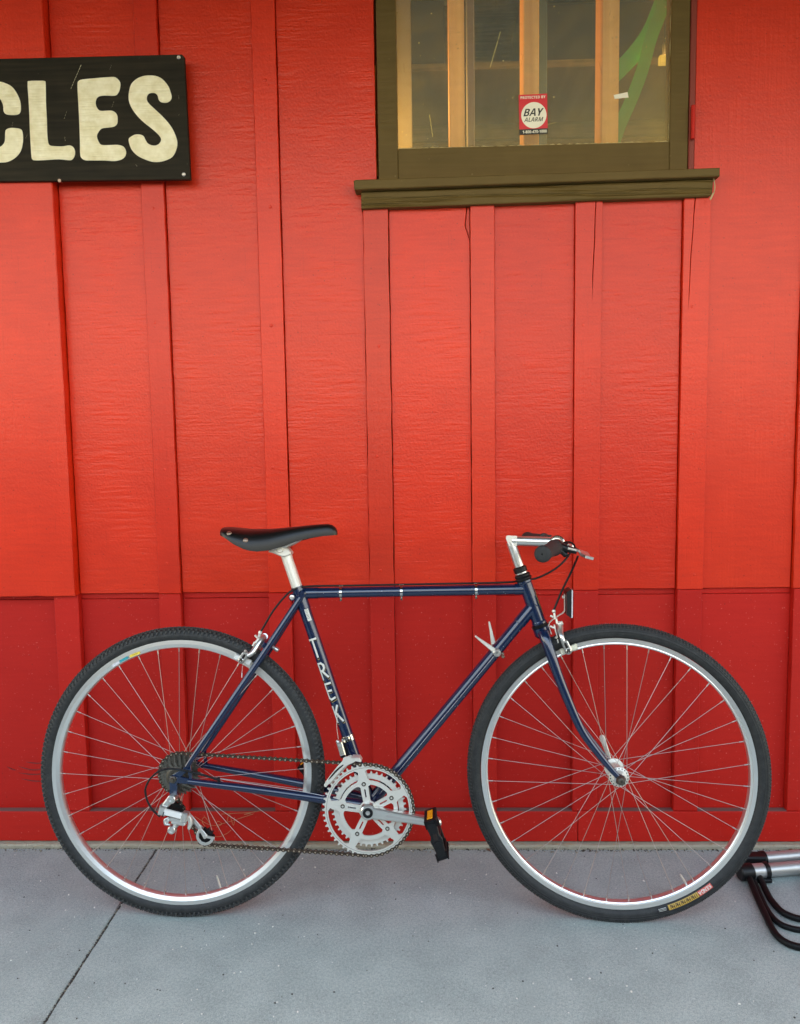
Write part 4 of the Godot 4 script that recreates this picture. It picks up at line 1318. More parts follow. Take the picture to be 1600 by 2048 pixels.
	rod(b, V(0.247, 0.882, -0.026), V(0.247, 0.882, 0.026), 0.0075, 14, 0.001)
	put("saddle_clamp", b, M.alloy_dull, p)

func chainring_csg(called: String, parent: Node, teeth: int, z: float, th: float, inner: bool) -> void:
	var c := CSGCombiner3D.new()
	c.name = called
	parent.add_child(c, true)
	c.position = V(0, 0, z)
	var pitch := 0.0127 / (2.0 * sin(PI / teeth))
	var add := func(p: PackedVector2Array, op: int, d: float, z0: float) -> void:
		var g := CSGPolygon3D.new()
		g.name = "cut" if op else "plate"
		if Geometry2D.is_polygon_clockwise(p):
			p.reverse()
		g.polygon = p
		g.depth = d
		g.operation = op
		g.position = V(0, 0, z0 + d)
		g.material = M.alloy_dull
		c.add_child(g, true)
	add.call(gear(teeth, pitch - 0.0034, pitch + 0.0028), CSGShape3D.OPERATION_UNION, th, 0.0)
	var base := deg_to_rad(100.0)
	if inner:
		add.call(circle(Vector2.ZERO, 0.0705, 64), CSGShape3D.OPERATION_SUBTRACTION, th + 0.004, -0.002)
		return
	for k in 5:
		var a0 := base + TAU * k / 5
		# outer windows between the arms
		var w := PackedVector2Array()
		var ro := 0.0950
		var ri := 0.0685
		var o0 := 0.0088
		for i in 15:
			var lo := a0 + o0 / ro
			var hi := a0 + TAU / 5 - o0 / ro
			var t := lerpf(lo, hi, i / 14.0)
			var cut := 0.0 if i > 0 and i < 14 else 0.005
			w.append(Vector2.from_angle(t) * (ro - cut))
		for i in 15:
			var lo := a0 + (o0 + 0.002) / ri
			var hi := a0 + TAU / 5 - (o0 + 0.002) / ri
			var t := lerpf(hi, lo, i / 14.0)
			var cut := 0.0 if i > 0 and i < 14 else 0.004
			w.append(Vector2.from_angle(t) * (ri + cut))
		add.call(w, CSGShape3D.OPERATION_SUBTRACTION, th + 0.004, -0.002)
		# inner windows
		w = PackedVector2Array()
		ro = 0.0595
		for i in 11:
			var lo := a0 + 0.0100 / ro
			var hi := a0 + TAU / 5 - 0.0100 / ro
			var cut := 0.0 if i > 0 and i < 10 else 0.004
			w.append(Vector2.from_angle(lerpf(lo, hi, i / 10.0)) * (ro - cut))
		var mid := a0 + TAU / 10
		w.append(Vector2.from_angle(mid + 0.24) * 0.0225)
		w.append(Vector2.from_angle(mid - 0.24) * 0.0225)
		add.call(w, CSGShape3D.OPERATION_SUBTRACTION, th + 0.004, -0.002)
		# slit in each arm
		add.call(stadium(Vector2.from_angle(a0) * 0.031, Vector2.from_angle(a0) * 0.0475, 0.0017), CSGShape3D.OPERATION_SUBTRACTION, th + 0.004, -0.002)

func drivetrain() -> void:
	var bb := V(0.4565, 0.274)
	var c := group("crankset", bike, Transform3D(Basis(), bb))
	chainring_csg("chainring", c, 52, 0.0465, 0.0042, false)
	chainring_csg("inner_chainring", c, 42, 0.0385, 0.0035, true)
	var groove := MB.new()
	for r in [0.0985, 0.0672]:
		var ringp := []
		for i in 97:
			ringp.append(V(cos(TAU * i / 96) * r, sin(TAU * i / 96) * r, 0.0506))
		if r > 0.09:
			tube(groove, ringp, 0.0004, 5, false)
	put("turned_line", groove, M.dark_steel, c)
	for k in 5:
		var a := deg_to_rad(100.0 + 72.0 * k)
		var b := MB.new()
		var p := Vector2.from_angle(a) * 0.061
		rod(b, V(p.x, p.y, 0.039), V(p.x, p.y, 0.0508), 0.0068, 18, 0.0006)
		put("spacer", b, M.alloy_dull, c)
		b = MB.new()
		lathe(b, V(p.x, p.y, 0.0508), Vector3(0, 0, 1), [Vector2(0, 0.0052), Vector2(0.0012, 0.0046), Vector2(0.0012, 0.0026), Vector2(-0.001, 0.0026), Vector2(-0.001, 0)], 18)
		put("chainring_bolt", b, M.dark_steel, c)
	var b := MB.new()
	var pe := Vector2(0.1585, -0.0235)
	var dir := pe.normalized()
	var arm := PackedVector2Array()
	var side := [[0.030, 0.0128], [0.05, 0.0115], [0.1, 0.0098], [0.145, 0.0092]]
	for k in side:
		arm.append(Vector2(k[0], -k[1]))
	for i in 9:
		arm.append(Vector2(pe.length(), 0) + Vector2.from_angle(-PI / 2 + PI * i / 8) * 0.0112)
	side.reverse()
	for k in side:
		arm.append(Vector2(k[0], k[1]))
	for i in 17:
		arm.append(Vector2.from_angle(0.8 + (TAU - 1.6) * i / 16) * 0.0178)
	extrude(b, arm, 0.0525, 0.0690, 0.0030, Transform3D(Basis(V(dir.x, dir.y), V(-dir.y, dir.x), Vector3(0, 0, 1)), Vector3.ZERO))
	lathe(b, V(0, 0, 0.05), Vector3(0, 0, 1), [Vector2(0, 0.0205), Vector2(0.012, 0.0185)], 30)
	put("crank_arm", b, M.alloy, c)
	b = MB.new()
	extrude(b, stadium(dir * 0.045, dir * 0.143, 0.0026, 0.0021), 0.0680, 0.06935, 0.0)
	put("crank_groove", b, M.steel, c)
	b = MB.new()
	lathe(b, V(0, 0, 0.0685), Vector3(0, 0, 1), [Vector2(0, 0.0118), Vector2(0.0022, 0.0118), Vector2(0.003, 0.0105), Vector2(0.003, 0.0062), Vector2(0.0008, 0.0060), Vector2(0.0008, 0)], 26)
	put("dust_cap", b, M.black, c)
	b = MB.new()
	lathe(b, V(0, 0, 0.0690), Vector3(0, 0, 1), [Vector2(0, 0.0056), Vector2(0.0018, 0.0052), Vector2(0.0018, 0.0028), Vector2(0.0004, 0.0028), Vector2(0.0004, 0)], 8)
	put("crank_bolt", b, M.steel, c)
	b = MB.new()
	var far := PackedVector2Array(stadium(Vector2.ZERO, -pe, 0.0165, 0.0115))
	extrude(b, far, -0.072, -0.057, 0.003)
	put("far_crank_arm", b, M.alloy, c)
	b = MB.new()
	rod(b, V(0, 0, -0.06), V(0, 0, 0.06), 0.0085, 16)
	put("spindle", b, M.dark_steel, c)
	pedal("pedal", bb + V(pe.x, pe.y, 0.079), 1.0)
	pedal("pedal", bb + V(-pe.x, -pe.y, -0.079), -1.0)
	# freewheel
	var w := group("freewheel", bike, Transform3D(Basis(), V(0, 0.348, 0)))
	var n := [24, 22, 20, 18, 16, 14]
	for i in 6:
		b = MB.new()
		var pr := 0.0127 / (2.0 * sin(PI / n[i]))
		extrude(b, gear(n[i], pr - 0.0042, pr + 0.0030), 0.0205 + i * 0.0053, 0.0225 + i * 0.0053, 0.0, Transform3D(Basis(Vector3(0, 0, 1), rng.randf() * TAU), Vector3.ZERO))
		put("sprocket", b, M.cog, w)
	b = MB.new()
	lathe(b, V(0, 0, 0.016), Vector3(0, 0, 1), [Vector2(0, 0.026), Vector2(0.034, 0.023), Vector2(0.036, 0.018), Vector2(0.036, 0.012), Vector2(0.033, 0.012), Vector2(0.033, 0)], 24)
	put("body", b, M.dark_steel, w)
	chain()
	rear_derailleur()
	front_derailleur()

func pedal(called: String, at: Vector3, s: float) -> void:
	var d := V(0.32, -0.947)
	if s < 0:
		d = V(0.5, -0.866)
	var t := V(-d.y, d.x)
	var p := group(called, bike, Transform3D(Basis(d * 0.9, t * 0.95, Vector3(0, 0, 0.97)), at))
	var b := MB.new()
	rod(b, V(0, 0, -0.012 * s), V(0, 0, 0.012 * s), 0.0075, 14, 0.001)
	put("axle", b, M.steel, p)
	b = MB.new()
	rod(b, V(0, 0, 0.008 * s), V(0, 0, 0.088 * s), 0.0105, 18, 0.001)
	var z0 := minf(0.084 * s, 0.09 * s)
	extrude(b, rounded(poly([-0.040, -0.0115, -0.012, -0.0105, 0.0, -0.0145, 0.014, -0.0125, 0.040, -0.0095, 0.048, -0.0075, 0.048, 0.0075, 0.040, 0.0105, 0.014, 0.0125, 0, 0.0145, -0.012, 0.0105, -0.040, 0.0115]), 2), z0, z0 + 0.006, 0.0015)
	z0 = minf(0.012 * s, 0.018 * s)
	extrude(b, stadium(Vector2(-0.04, 0), Vector2(0.04, 0), 0.0105), z0, z0 + 0.006, 0.001)
	put("body", b, M.black, p)
	for e in [-1.0, 1.0]:
		b = MB.new()
		box(b, V(0.0455 * e, 0, 0.051 * s), V(0.0075, 0.024, 0.080), 0.0012)
		box(b, V(0.0400 * e, 0.0105, 0.051 * s), V(0.017, 0.0030, 0.080), 0.0005)
		box(b, V(0.0400 * e, -0.0105, 0.051 * s), V(0.017, 0.0030, 0.080), 0.0005)
		for k in 11:
			for y in [-1.0, 1.0]:
				box(b, V(0.0455 * e, 0.0128 * y, (0.014 + k * 0.0074) * s), V(0.007, 0.0035, 0.0040), 0.0006)
		for k in 6:
			for y in [-1.0, 1.0]:
				box(b, V((0.0325 + k * 0.0035) * e, 0.0128 * y, 0.0895 * s), V(0.0018, 0.003, 0.005))
		put("cage", b, M.black_matt, p)
		b = MB.new()
		box(b, V(0.0497 * e, 0, 0.051 * s), V(0.0018, 0.013, 0.052), 0.0005)
		put("reflector", b, M.amber, p)
	b = MB.new()
	lathe(b, V(0.013, 0, 0.0895 * s), Vector3(0, 0, s), [Vector2(0, 0.0102), Vector2(0.0018, 0.0098), Vector2(0.0020, 0.0082), Vector2(0.0012, 0.0078), Vector2(0.0012, 0)], 24)
	put("end_cap", b, M.black, p)
	b = MB.new()
	box(b, V(-0.0075, 0.000, 0.0902 * s), V(0.0155, 0.0095, 0.0008))
	put("recess", b, M.gap, p)

func chain() -> void:
	var pts := []
	for i in 30:   # chainring, bottom to top
		var a := deg_to_rad(lerpf(-93.5, 87.8, i / 29.0))
		pts.append(V(0.4565 + 0.1052 * cos(a), 0.274 + 0.1052 * sin(a), 0.0486))
	for i in 24:   # freewheel, top round the back
		var a := deg_to_rad(lerpf(87.8, 262.0, i / 23.0))
		pts.append(V(0.0486 * cos(a), 0.348 + 0.0486 * sin(a), 0.0215))
	for k in [[-0.001, 0.284], [0.0095, 0.2725], [0.0155, 0.260], [0.0215, 0.246], [0.0305, 0.229], [0.040, 0.214]]:
		pts.append(V(k[0], k[1], 0.028))
	for i in 8:
		var a := deg_to_rad(lerpf(170.0, 266.5, i / 7.0))
		pts.append(V(0.0665 + 0.0205 * cos(a), 0.2035 + 0.0205 * sin(a), 0.030))
	pts.append(pts[0])
	var g := group("chain", bike)
	var meshes := []
	for k in 2:
		var b := MB.new()
		var pn := MB.new()
		var z := 0.0034 if k == 0 else 0.0023
		var waist := PackedVector2Array()
		for e in [0.0, 1.0]:
			for i in 9:
				var a: float = -PI * 0.72 + PI * 1.44 * i / 8.0 + (PI if e == 0.0 else 0.0)
				waist.append(Vector2(0.0127 * e, 0) + Vector2.from_angle(a) * (0.0043 if k == 0 else 0.0040))
			waist.append(Vector2(0.0063, 0.0018 if e == 0.0 else 0.0018) * Vector2(1, 1 if e == 1.0 else -1))
		for s in [-1.0, 1.0]:
			extrude(b, waist, z * s - 0.0005, z * s + 0.0005, 0.0)
		for e in [0.0, 0.0127]:
			rod(pn, V(e, 0, -0.0046 if k == 0 else -0.0018), V(e, 0, 0.0046 if k == 0 else 0.0018), 0.0019 if k == 0 else 0.0036, 10)
		var am := b.mesh()
		am.surface_set_material(0, M.chain)
		var pa := pn.mesh().surface_get_arrays(0)
		am.add_surface_from_arrays(Mesh.PRIMITIVE_TRIANGLES, pa)
		am.surface_set_material(1, M.chain_pin)
		meshes.append(am)
	# walk along the path at one pitch per link
	var p := 0.0127
	var cur: Vector3 = pts[0]
	var i := 0
	var links := []
	while i < pts.size() - 1:
		var nxt := cur
		var found := false
		while i < pts.size() - 1:
			if cur.distance_to(pts[i + 1]) < p:
				i += 1
				continue
			var a: Vector3 = pts[i]
			var b: Vector3 = pts[i + 1]
			var lo := 0.0
			var hi := 1.0
			for k in 24:
				var mid := (lo + hi) / 2
				if cur.distance_to(a.lerp(b, mid)) < p:
					lo = mid
				else:
					hi = mid
			nxt = a.lerp(b, hi)
			found = true
			break
		if not found:
			break
		links.append([cur, nxt])
		cur = nxt
		pts[i] = cur
	var pin := MB.new()
	for k in links.size():
		var d: Vector3 = (links[k][1] - links[k][0]).normalized()
		var zz := Vector3(0, 0, 1)
		var yy := zz.cross(d).normalized()
		zz = d.cross(yy)
		var o := put("link", meshes[k % 2], null, g)
		o.transform = Transform3D(Basis(d, yy, zz), links[k][0])

func rear_derailleur() -> void:
	var r := group("rear_derailleur", bike)
	var b := MB.new()
	rod(b, V(0, 0.306, 0.056), V(0, 0.306, 0.083), 0.0098, 22, 0.0015)
	lathe(b, V(0, 0.306, 0.083), Vector3(0, 0, 1), [Vector2(0, 0.0075), Vector2(0.002, 0.007), Vector2(0.002, 0.0035), Vector2(-0.001, 0.0035), Vector2(-0.001, 0)], 16)
	extrude(b, stadium(Vector2(-0.004, 0.3035), Vector2(-0.0195, 0.2855), 0.0085, 0.0075), 0.064, 0.078, 0.003)
	put("hanger_knuckle", b, M.alloy, r)
	b = MB.new()
	var ang := -0.24
	var B := Basis(Vector3(0, 0, 1), ang)
	box(b, V(-0.0215, 0.2795, 0.074), V(0.017, 0.023, 0.018), 0.003, B)
	box(b, V(0.0300, 0.2640, 0.074), V(0.013, 0.023, 0.018), 0.003, B)
	put("knuckle", b, M.alloy, r)
	b = MB.new()
	box(b, V(0.0035, 0.2725, 0.0785), V(0.043, 0.0135, 0.010), 0.0015, B)
	put("outer_plate", b, M.pad_white, r)
	b = MB.new()
	box(b, V(0.0035, 0.2815, 0.072), V(0.040, 0.0030, 0.010), 0.0, B)
	box(b, V(0.0025, 0.2635, 0.070), V(0.036, 0.003, 0.012), 0.0, B)
	box(b, V(-0.0180, 0.2720, 0.0840), V(0.0022, 0.012, 0.001), 0.0, B)
	put("inner_plate", b, M.black_matt, r)
	b = MB.new()
	for k in [[-0.0110, 0.2560, -0.0150, 0.2490, 0.0045], [-0.003, 0.2585, 0.026, 0.2525, 0.0050], [0.002, 0.2505, 0.028, 0.2470, 0.0036]]:
		extrude(b, stadium(Vector2(k[0], k[1]), Vector2(k[2], k[3]), k[4]), 0.066, 0.078, 0.0015)
	tube(b, smooth_path([V(-0.0070, 0.262, 0.076), V(-0.0165, 0.2575, 0.077), V(-0.0150, 0.2480, 0.077), V(-0.0050, 0.2465, 0.076)], 4), 0.0026, 8)
	rod(b, V(-0.0006, 0.234, 0.062), V(-0.0006, 0.234, 0.080), 0.0092, 22, 0.0015)
	lathe(b, V(-0.0006, 0.234, 0.080), Vector3(0, 0, 1), [Vector2(0, 0.0078), Vector2(0.002, 0.007), Vector2(0.002, 0.0036), Vector2(-0.001, 0.0036), Vector2(-0.001, 0)], 16)
	rod(b, V(-0.0006, 0.234, 0.066), V(0.010, 0.247, 0.070), 0.0065, 12)
	put("lower_linkage", b, M.alloy, r)
	b = MB.new()
	extrude(b, rounded(poly([0.028, 0.264, 0.036, 0.262, 0.042, 0.250, 0.041, 0.238, 0.036, 0.228, 0.031, 0.232, 0.033, 0.242, 0.031, 0.251]), 2), 0.050, 0.062, 0.002)
	put("pivot_housing", b, M.alloy_dull, r)
	b = MB.new()
	extrude(b, stadium(Vector2(0.028, 0.262), Vector2(0.0560, 0.2290), 0.0042), 0.044, 0.0465, 0.0006)
	extrude(b, stadium(Vector2(0.000, 0.262), Vector2(0.0575, 0.2085), 0.0070), 0.0165, 0.0185, 0.0)
	put("cage_arm", b, M.steel, r)
	# ring-shaped lower cage with a slot for the wheel's bolt
	b = MB.new()
	var J := Vector2(0.0680, 0.2070)
	var ring := PackedVector2Array()
	for i in 25:
		ring.append(J + Vector2.from_angle(deg_to_rad(-15 - 220.0 * i / 24)) * 0.0215)
	for i in 25:
		ring.append(J + Vector2.from_angle(deg_to_rad(-235 + 220.0 * i / 24)) * 0.0155)
	extrude(b, ring, 0.0405, 0.0430, 0.0006)
	extrude(b, stadium(J + Vector2(-0.014, 0.019), J, 0.0038, 0.0052), 0.0405, 0.0428, 0.0006)
	extrude(b, stadium(J + Vector2(0.001, -0.001), J + Vector2(0.0195, -0.004), 0.0030), 0.0405, 0.0428, 0.0006)
	put("lower_cage", b, M.alloy, r)
	for k in [[J.x - 0.0015, J.y - 0.0035, 10], [-0.0045, 0.2640, 10]]:
		b = MB.new()
		extrude(b, gear(11, 0.0165, 0.0212), 0.027, 0.034, 0.0005, Transform3D(Basis(), V(k[0], k[1], 0)))
		put("jockey_wheel", b, M.black, r)
		b = MB.new()
		rod(b, V(k[0] + 0.0012, k[1] + 0.002, 0.016), V(k[0] + 0.0012, k[1] + 0.002, 0.0448), 0.0042, 12, 0.0006)
		put("jockey_bolt", b, M.steel, r)

func front_derailleur() -> void:
	var f := group("front_derailleur", bike)
	var ax := V(-0.3164, 0.9486)
	var b := MB.new()
	var c := V(0.4045, 0.4295)
	lathe(b, c - ax * 0.0065, ax, [Vector2(0, 0.0143), Vector2(0, 0.0166), Vector2(0.013, 0.0166), Vector2(0.013, 0.0143)], 28)
	box(b, c + V(-0.0045, 0.001, 0.0165), V(0.020, 0.0065, 0.007), 0.0015, Basis(Vector3(0, 0, 1), 0.28))
	box(b, c + V(-0.0085, -0.0075, 0.0175), V(0.006, 0.010, 0.006), 0.0015, Basis(Vector3(0, 0, 1), 0.28))
	put("clamp", b, M.chrome, f)
	b = MB.new()
	var B := Basis(Vector3(0, 0, 1), 0.27)
	box(b, V(0.3925, 0.4090, 0.030), V(0.0135, 0.030, 0.016), 0.002, B)
	box(b, V(0.3880, 0.4245, 0.030), V(0.013, 0.0060, 0.018), 0.0015, B)
	put("body", b, M.alloy, f)
	b = MB.new()
	box(b, V(0.3925, 0.4085, 0.0386), V(0.0075, 0.0175, 0.001), 0.0, B)
	put("name_plate", b, M.inside_gray, f)
	b = MB.new()
	box(b, V(0.3965, 0.3945, 0.031), V(0.0125, 0.0055, 0.016), 0.001, B)
	box(b, V(0.4020, 0.4080, 0.027), V(0.0028, 0.032, 0.012), 0.0, B)
	put("link", b, M.black_matt, f)
	b = MB.new()
	rod(b, V(0.3795, 0.4290, 0.030), V(0.3865, 0.4265, 0.030), 0.0036, 10, 0.0008)
	put("cable_anchor", b, M.steel, f)
	b = MB.new()
	var cage := rounded(poly([0.3994, 0.3966, 0.409, 0.4005, 0.418, 0.3968, 0.4265, 0.3924, 0.4264, 0.388, 0.4133, 0.3819, 0.4009, 0.3749, 0.3885, 0.3618, 0.377, 0.3487, 0.362, 0.333, 0.3555, 0.3373, 0.3648, 0.3513, 0.3781, 0.3678, 0.3887, 0.3809, 0.3975, 0.3896]), 2)
	extrude(b, cage, 0.0560, 0.0575, 0.0004)
	extrude(b, poly([0.419, 0.3972, 0.437, 0.3968, 0.4415, 0.3885, 0.4405, 0.3865, 0.427, 0.3885, 0.4265, 0.3925]), 0.030, 0.0565, 0.001)
	put("outer_cage", b, M.alloy_dull, f)
	b = MB.new()
	extrude(b, rounded(poly([0.3970, 0.3810, 0.3992, 0.3793, 0.3871, 0.3685, 0.3662, 0.3470, 0.3652, 0.3488, 0.3795, 0.3667]), 2), 0.0572, 0.0579)
	put("cage_slot", b, M.gap, f)
	b = MB.new()
	extrude(b, cage, 0.0360, 0.0375, 0.0004, Transform3D(Basis(), V(0.006, -0.003, 0)))
	rod(b, V(0.3575, 0.3335, 0.034), V(0.3575, 0.3335, 0.060), 0.0038, 12, 0.001)
	put("inner_cage", b, M.alloy_dull, f)

func caliper(called: String, parent: Node, arm: Array, hold: Array, pad: Array, pad_mat: Material) -> Node3D:
	var g := group(called, parent)
	for s in [1.0, -1.0]:
		var b := MB.new()
		var pts := []
		for p in arm:
			pts.append(V(p[0], p[1], p[2] * s))
		pts = smooth_path(pts, 4)
		var rr := []
		for i in pts.size():
			rr.append(lerpf(0.0080, 0.0052, float(i) / pts.size()))
		tube(b, pts, rr, 12)
		put("arm", b, M.alloy, g)
		b = MB.new()
		var a := Vector2(hold[0], hold[1])
		var c := Vector2(hold[2], hold[3])
		extrude(b, stadium(a, c, 0.0078, 0.0088), 0.031, 0.038, 0.002, Transform3D(Basis.from_scale(V(1, 1, s)), Vector3.ZERO))
		put("shoe_holder", b, M.alloy, g)
		b = MB.new()
		extrude(b, stadium(a.lerp(c, 0.12), a.lerp(c, 0.52), 0.0029), 0.0378, 0.0384, 0.0, Transform3D(Basis.from_scale(V(1, 1, s)), Vector3.ZERO))
		put("slot", b, M.gap, g)
		b = MB.new()
		lathe(b, V(c.x, c.y, 0.024 * s), Vector3(0, 0, s), [Vector2(0, 0.004), Vector2(0.0138, 0.004), Vector2(0.0138, 0.0058), Vector2(0.0165, 0.0056), Vector2(0.0172, 0.0046), Vector2(0.0172, 0.0026), Vector2(0.0158, 0.0026), Vector2(0.0158, 0)], 14)
		put("shoe_bolt", b, M.chrome, g)
		b = MB.new()
		var p0 := Vector2(pad[0], pad[1])
		var p1 := Vector2(pad[2], pad[3])
		var m := (p0 + p1) / 2
		box(b, V(m.x, m.y, 0.0195 * s), V(p0.distance_to(p1), 0.0120, 0.012), 0.001, Basis(Vector3(0, 0, 1), (p1 - p0).angle()))
		put("brake_pad", b, pad_mat, g)
	return g

func brakes(fork: Node3D) -> void:
	# rear, on the seat stays
	var g := caliper("rear_brake", bike, [[0.2025, 0.671, 0.004], [0.1975, 0.664, 0.018], [0.188, 0.648, 0.028], [0.180, 0.6365, 0.034], [0.171, 0.631, 0.0345]], [0.1643, 0.6338, 0.1554, 0.6205], [0.136, 0.6281, 0.1745, 0.6112], M.pad_white)
	var b := MB.new()
	rod(b, V(0.1985, 0.6875, 0.020), V(0.1965, 0.6805, 0.021), 0.0046, 14, 0.001)
	lathe(b, V(0.1962, 0.6800, 0.0205), V(-0.35, -0.93, 0), [Vector2(0, 0.0030), Vector2(0.001, 0.0036), Vector2(0.002, 0.0030), Vector2(0.003, 0.0036), Vector2(0.004, 0.0030), Vector2(0.005, 0.0036), Vector2(0.007, 0.003)], 12)
	rod(b, V(0.183, 0.6755, 0.010), V(0.1945, 0.6690, 0.022), 0.0030, 10, 0.0006)
	rod(b, V(0.1945, 0.6690, 0.022), V(0.186, 0.6600, 0.026), 0.0030, 10, 0.0006)
	rod(b, V(0.1855, 0.6620, 0.028), V(0.181, 0.653, 0.030), 0.0022, 8)
	rod(b, V(0.1835, 0.6395, 0.030), V(0.1885, 0.6355, 0.030), 0.0026, 8, 0.0005)
	rod(b, V(0.166, 0.642, 0.028), V(0.1615, 0.638, 0.028), 0.0042, 10, 0.001)
	put("adjuster", b, M.alloy_dull, g)
	b = MB.new()
	rod(b, V(0.210, 0.655, 0), V(0.2300, 0.642, 0), 0.0042, 12, 0.0006)
	rod(b, V(0.2270, 0.644, 0), V(0.2375, 0.6375, 0), 0.0055, 12, 0.002)
	put("mounting_bolt", b, M.steel, g)
	b = MB.new()
	rod(b, V(0.1527, 0.5875, 0.02), V(0.1523, 0.5765, 0.02), 0.0012, 8)
	tube(b, [V(0.158, 0.617, 0.02), V(0.1535, 0.5995, 0.02), V(0.1527, 0.5875, 0.02)], 0.0004, 5)
	put("cable_end", b, M.pad_white, g)
	b = MB.new()
	box(b, V(0.2095, 0.6555, 0), V(0.010, 0.014, 0.075), 0.003, Basis(Vector3(0, 0, 1), -0.56))
	put("bridge", b, M.blue, g)
	# front, on the fork crown
	g = caliper("front_brake", bike, [[0.9115, 0.6985, 0.004], [0.9110, 0.691, 0.016], [0.9105, 0.683, 0.027], [0.9120, 0.674, 0.034], [0.9155, 0.664, 0.0352]], [0.9190, 0.6605, 0.9268, 0.6418], [0.9100, 0.6360, 0.9487, 0.6506], M.pad)
	g.transform = fork.transform
	b = MB.new()
	for k in [[0.906, 0.7005, 0.9165, 0.7055, 0.0046], [0.908, 0.690, 0.9165, 0.6905, 0.0042], [0.896, 0.7345, 0.896, 0.7295, 0.0044], [0.897, 0.7285, 0.8985, 0.7130, 0.0028], [0.9015, 0.7150, 0.9035, 0.7020, 0.0026], [0.888, 0.7215, 0.895, 0.7180, 0.0026], [0.887, 0.6965, 0.8985, 0.6920, 0.0026], [0.8985, 0.6705, 0.9035, 0.6690, 0.0028], [0.8965, 0.7005, 0.9030, 0.6720, 0.0018], [0.9035, 0.666, 0.9055, 0.6570, 0.0016]]:
		rod(b, V(k[0], k[1], 0.018), V(k[2], k[3], 0.02), k[4], 12, 0.0006)
	put("adjuster", b, M.alloy_dull, g)
	b = MB.new()
	tube(b, smooth_path([V(0.9449, 0.8640, 0.085), V(0.9435, 0.8520, 0.062), V(0.9340, 0.8230, 0.038), V(0.9150, 0.7800, 0.022), V(0.8965, 0.7350, 0.018)], 6), 0.0026, 8)
	put("brake_cable", b, M.black, g)
	b = MB.new()
	rod(b, V(0.858, 0.684, 0), V(0.851, 0.6868, 0), 0.0045, 12, 0.001)
	rod(b, V(0.851, 0.6868, 0), V(0.846, 0.6885, 0), 0.0024, 10)
	put("mounting_bolt", b, M.steel, g)
	# reflector on a bent strap
	var r := group("front_reflector", bike, fork.transform)
	b = MB.new()
	var bp := [V(0.8915, 0.6760), V(0.885, 0.6957), V(0.8865, 0.7022), V(0.8969, 0.7122), V(0.9195, 0.7265), V(0.9228, 0.7310), V(0.9234, 0.770)]
	for i in bp.size() - 1:
		var mid: Vector3 = (bp[i] + bp[i + 1]) / 2
		var dd: Vector3 = bp[i + 1] - bp[i]
		box(b, mid, V(dd.length() + 0.0012, 0.0018, 0.012), 0.0, Basis(Vector3(0, 0, 1), atan2(dd.y, dd.x)))
	rod(b, V(0.918, 0.7635, 0), V(0.9235, 0.7635, 0), 0.004, 10, 0.0006)
	put("bracket", b, M.alloy_dull, r)
	b = MB.new()
	extrude(b, poly([0.9245, 0.7775, 0.9270, 0.7800, 0.9300, 0.7810, 0.9345, 0.7840, 0.9365, 0.7840, 0.9350, 0.7180, 0.9325, 0.7180, 0.9290, 0.7220, 0.9255, 0.7235]), -0.034, 0.034, 0.0)
	put("housing", b, M.black, r)
	b = MB.new()
	extrude(b, poly([0.9362, 0.7835, 0.9395, 0.7825, 0.9382, 0.7185, 0.9350, 0.7182]), -0.033, 0.033, 0.0)
	put("lens", b, M.lens, r)

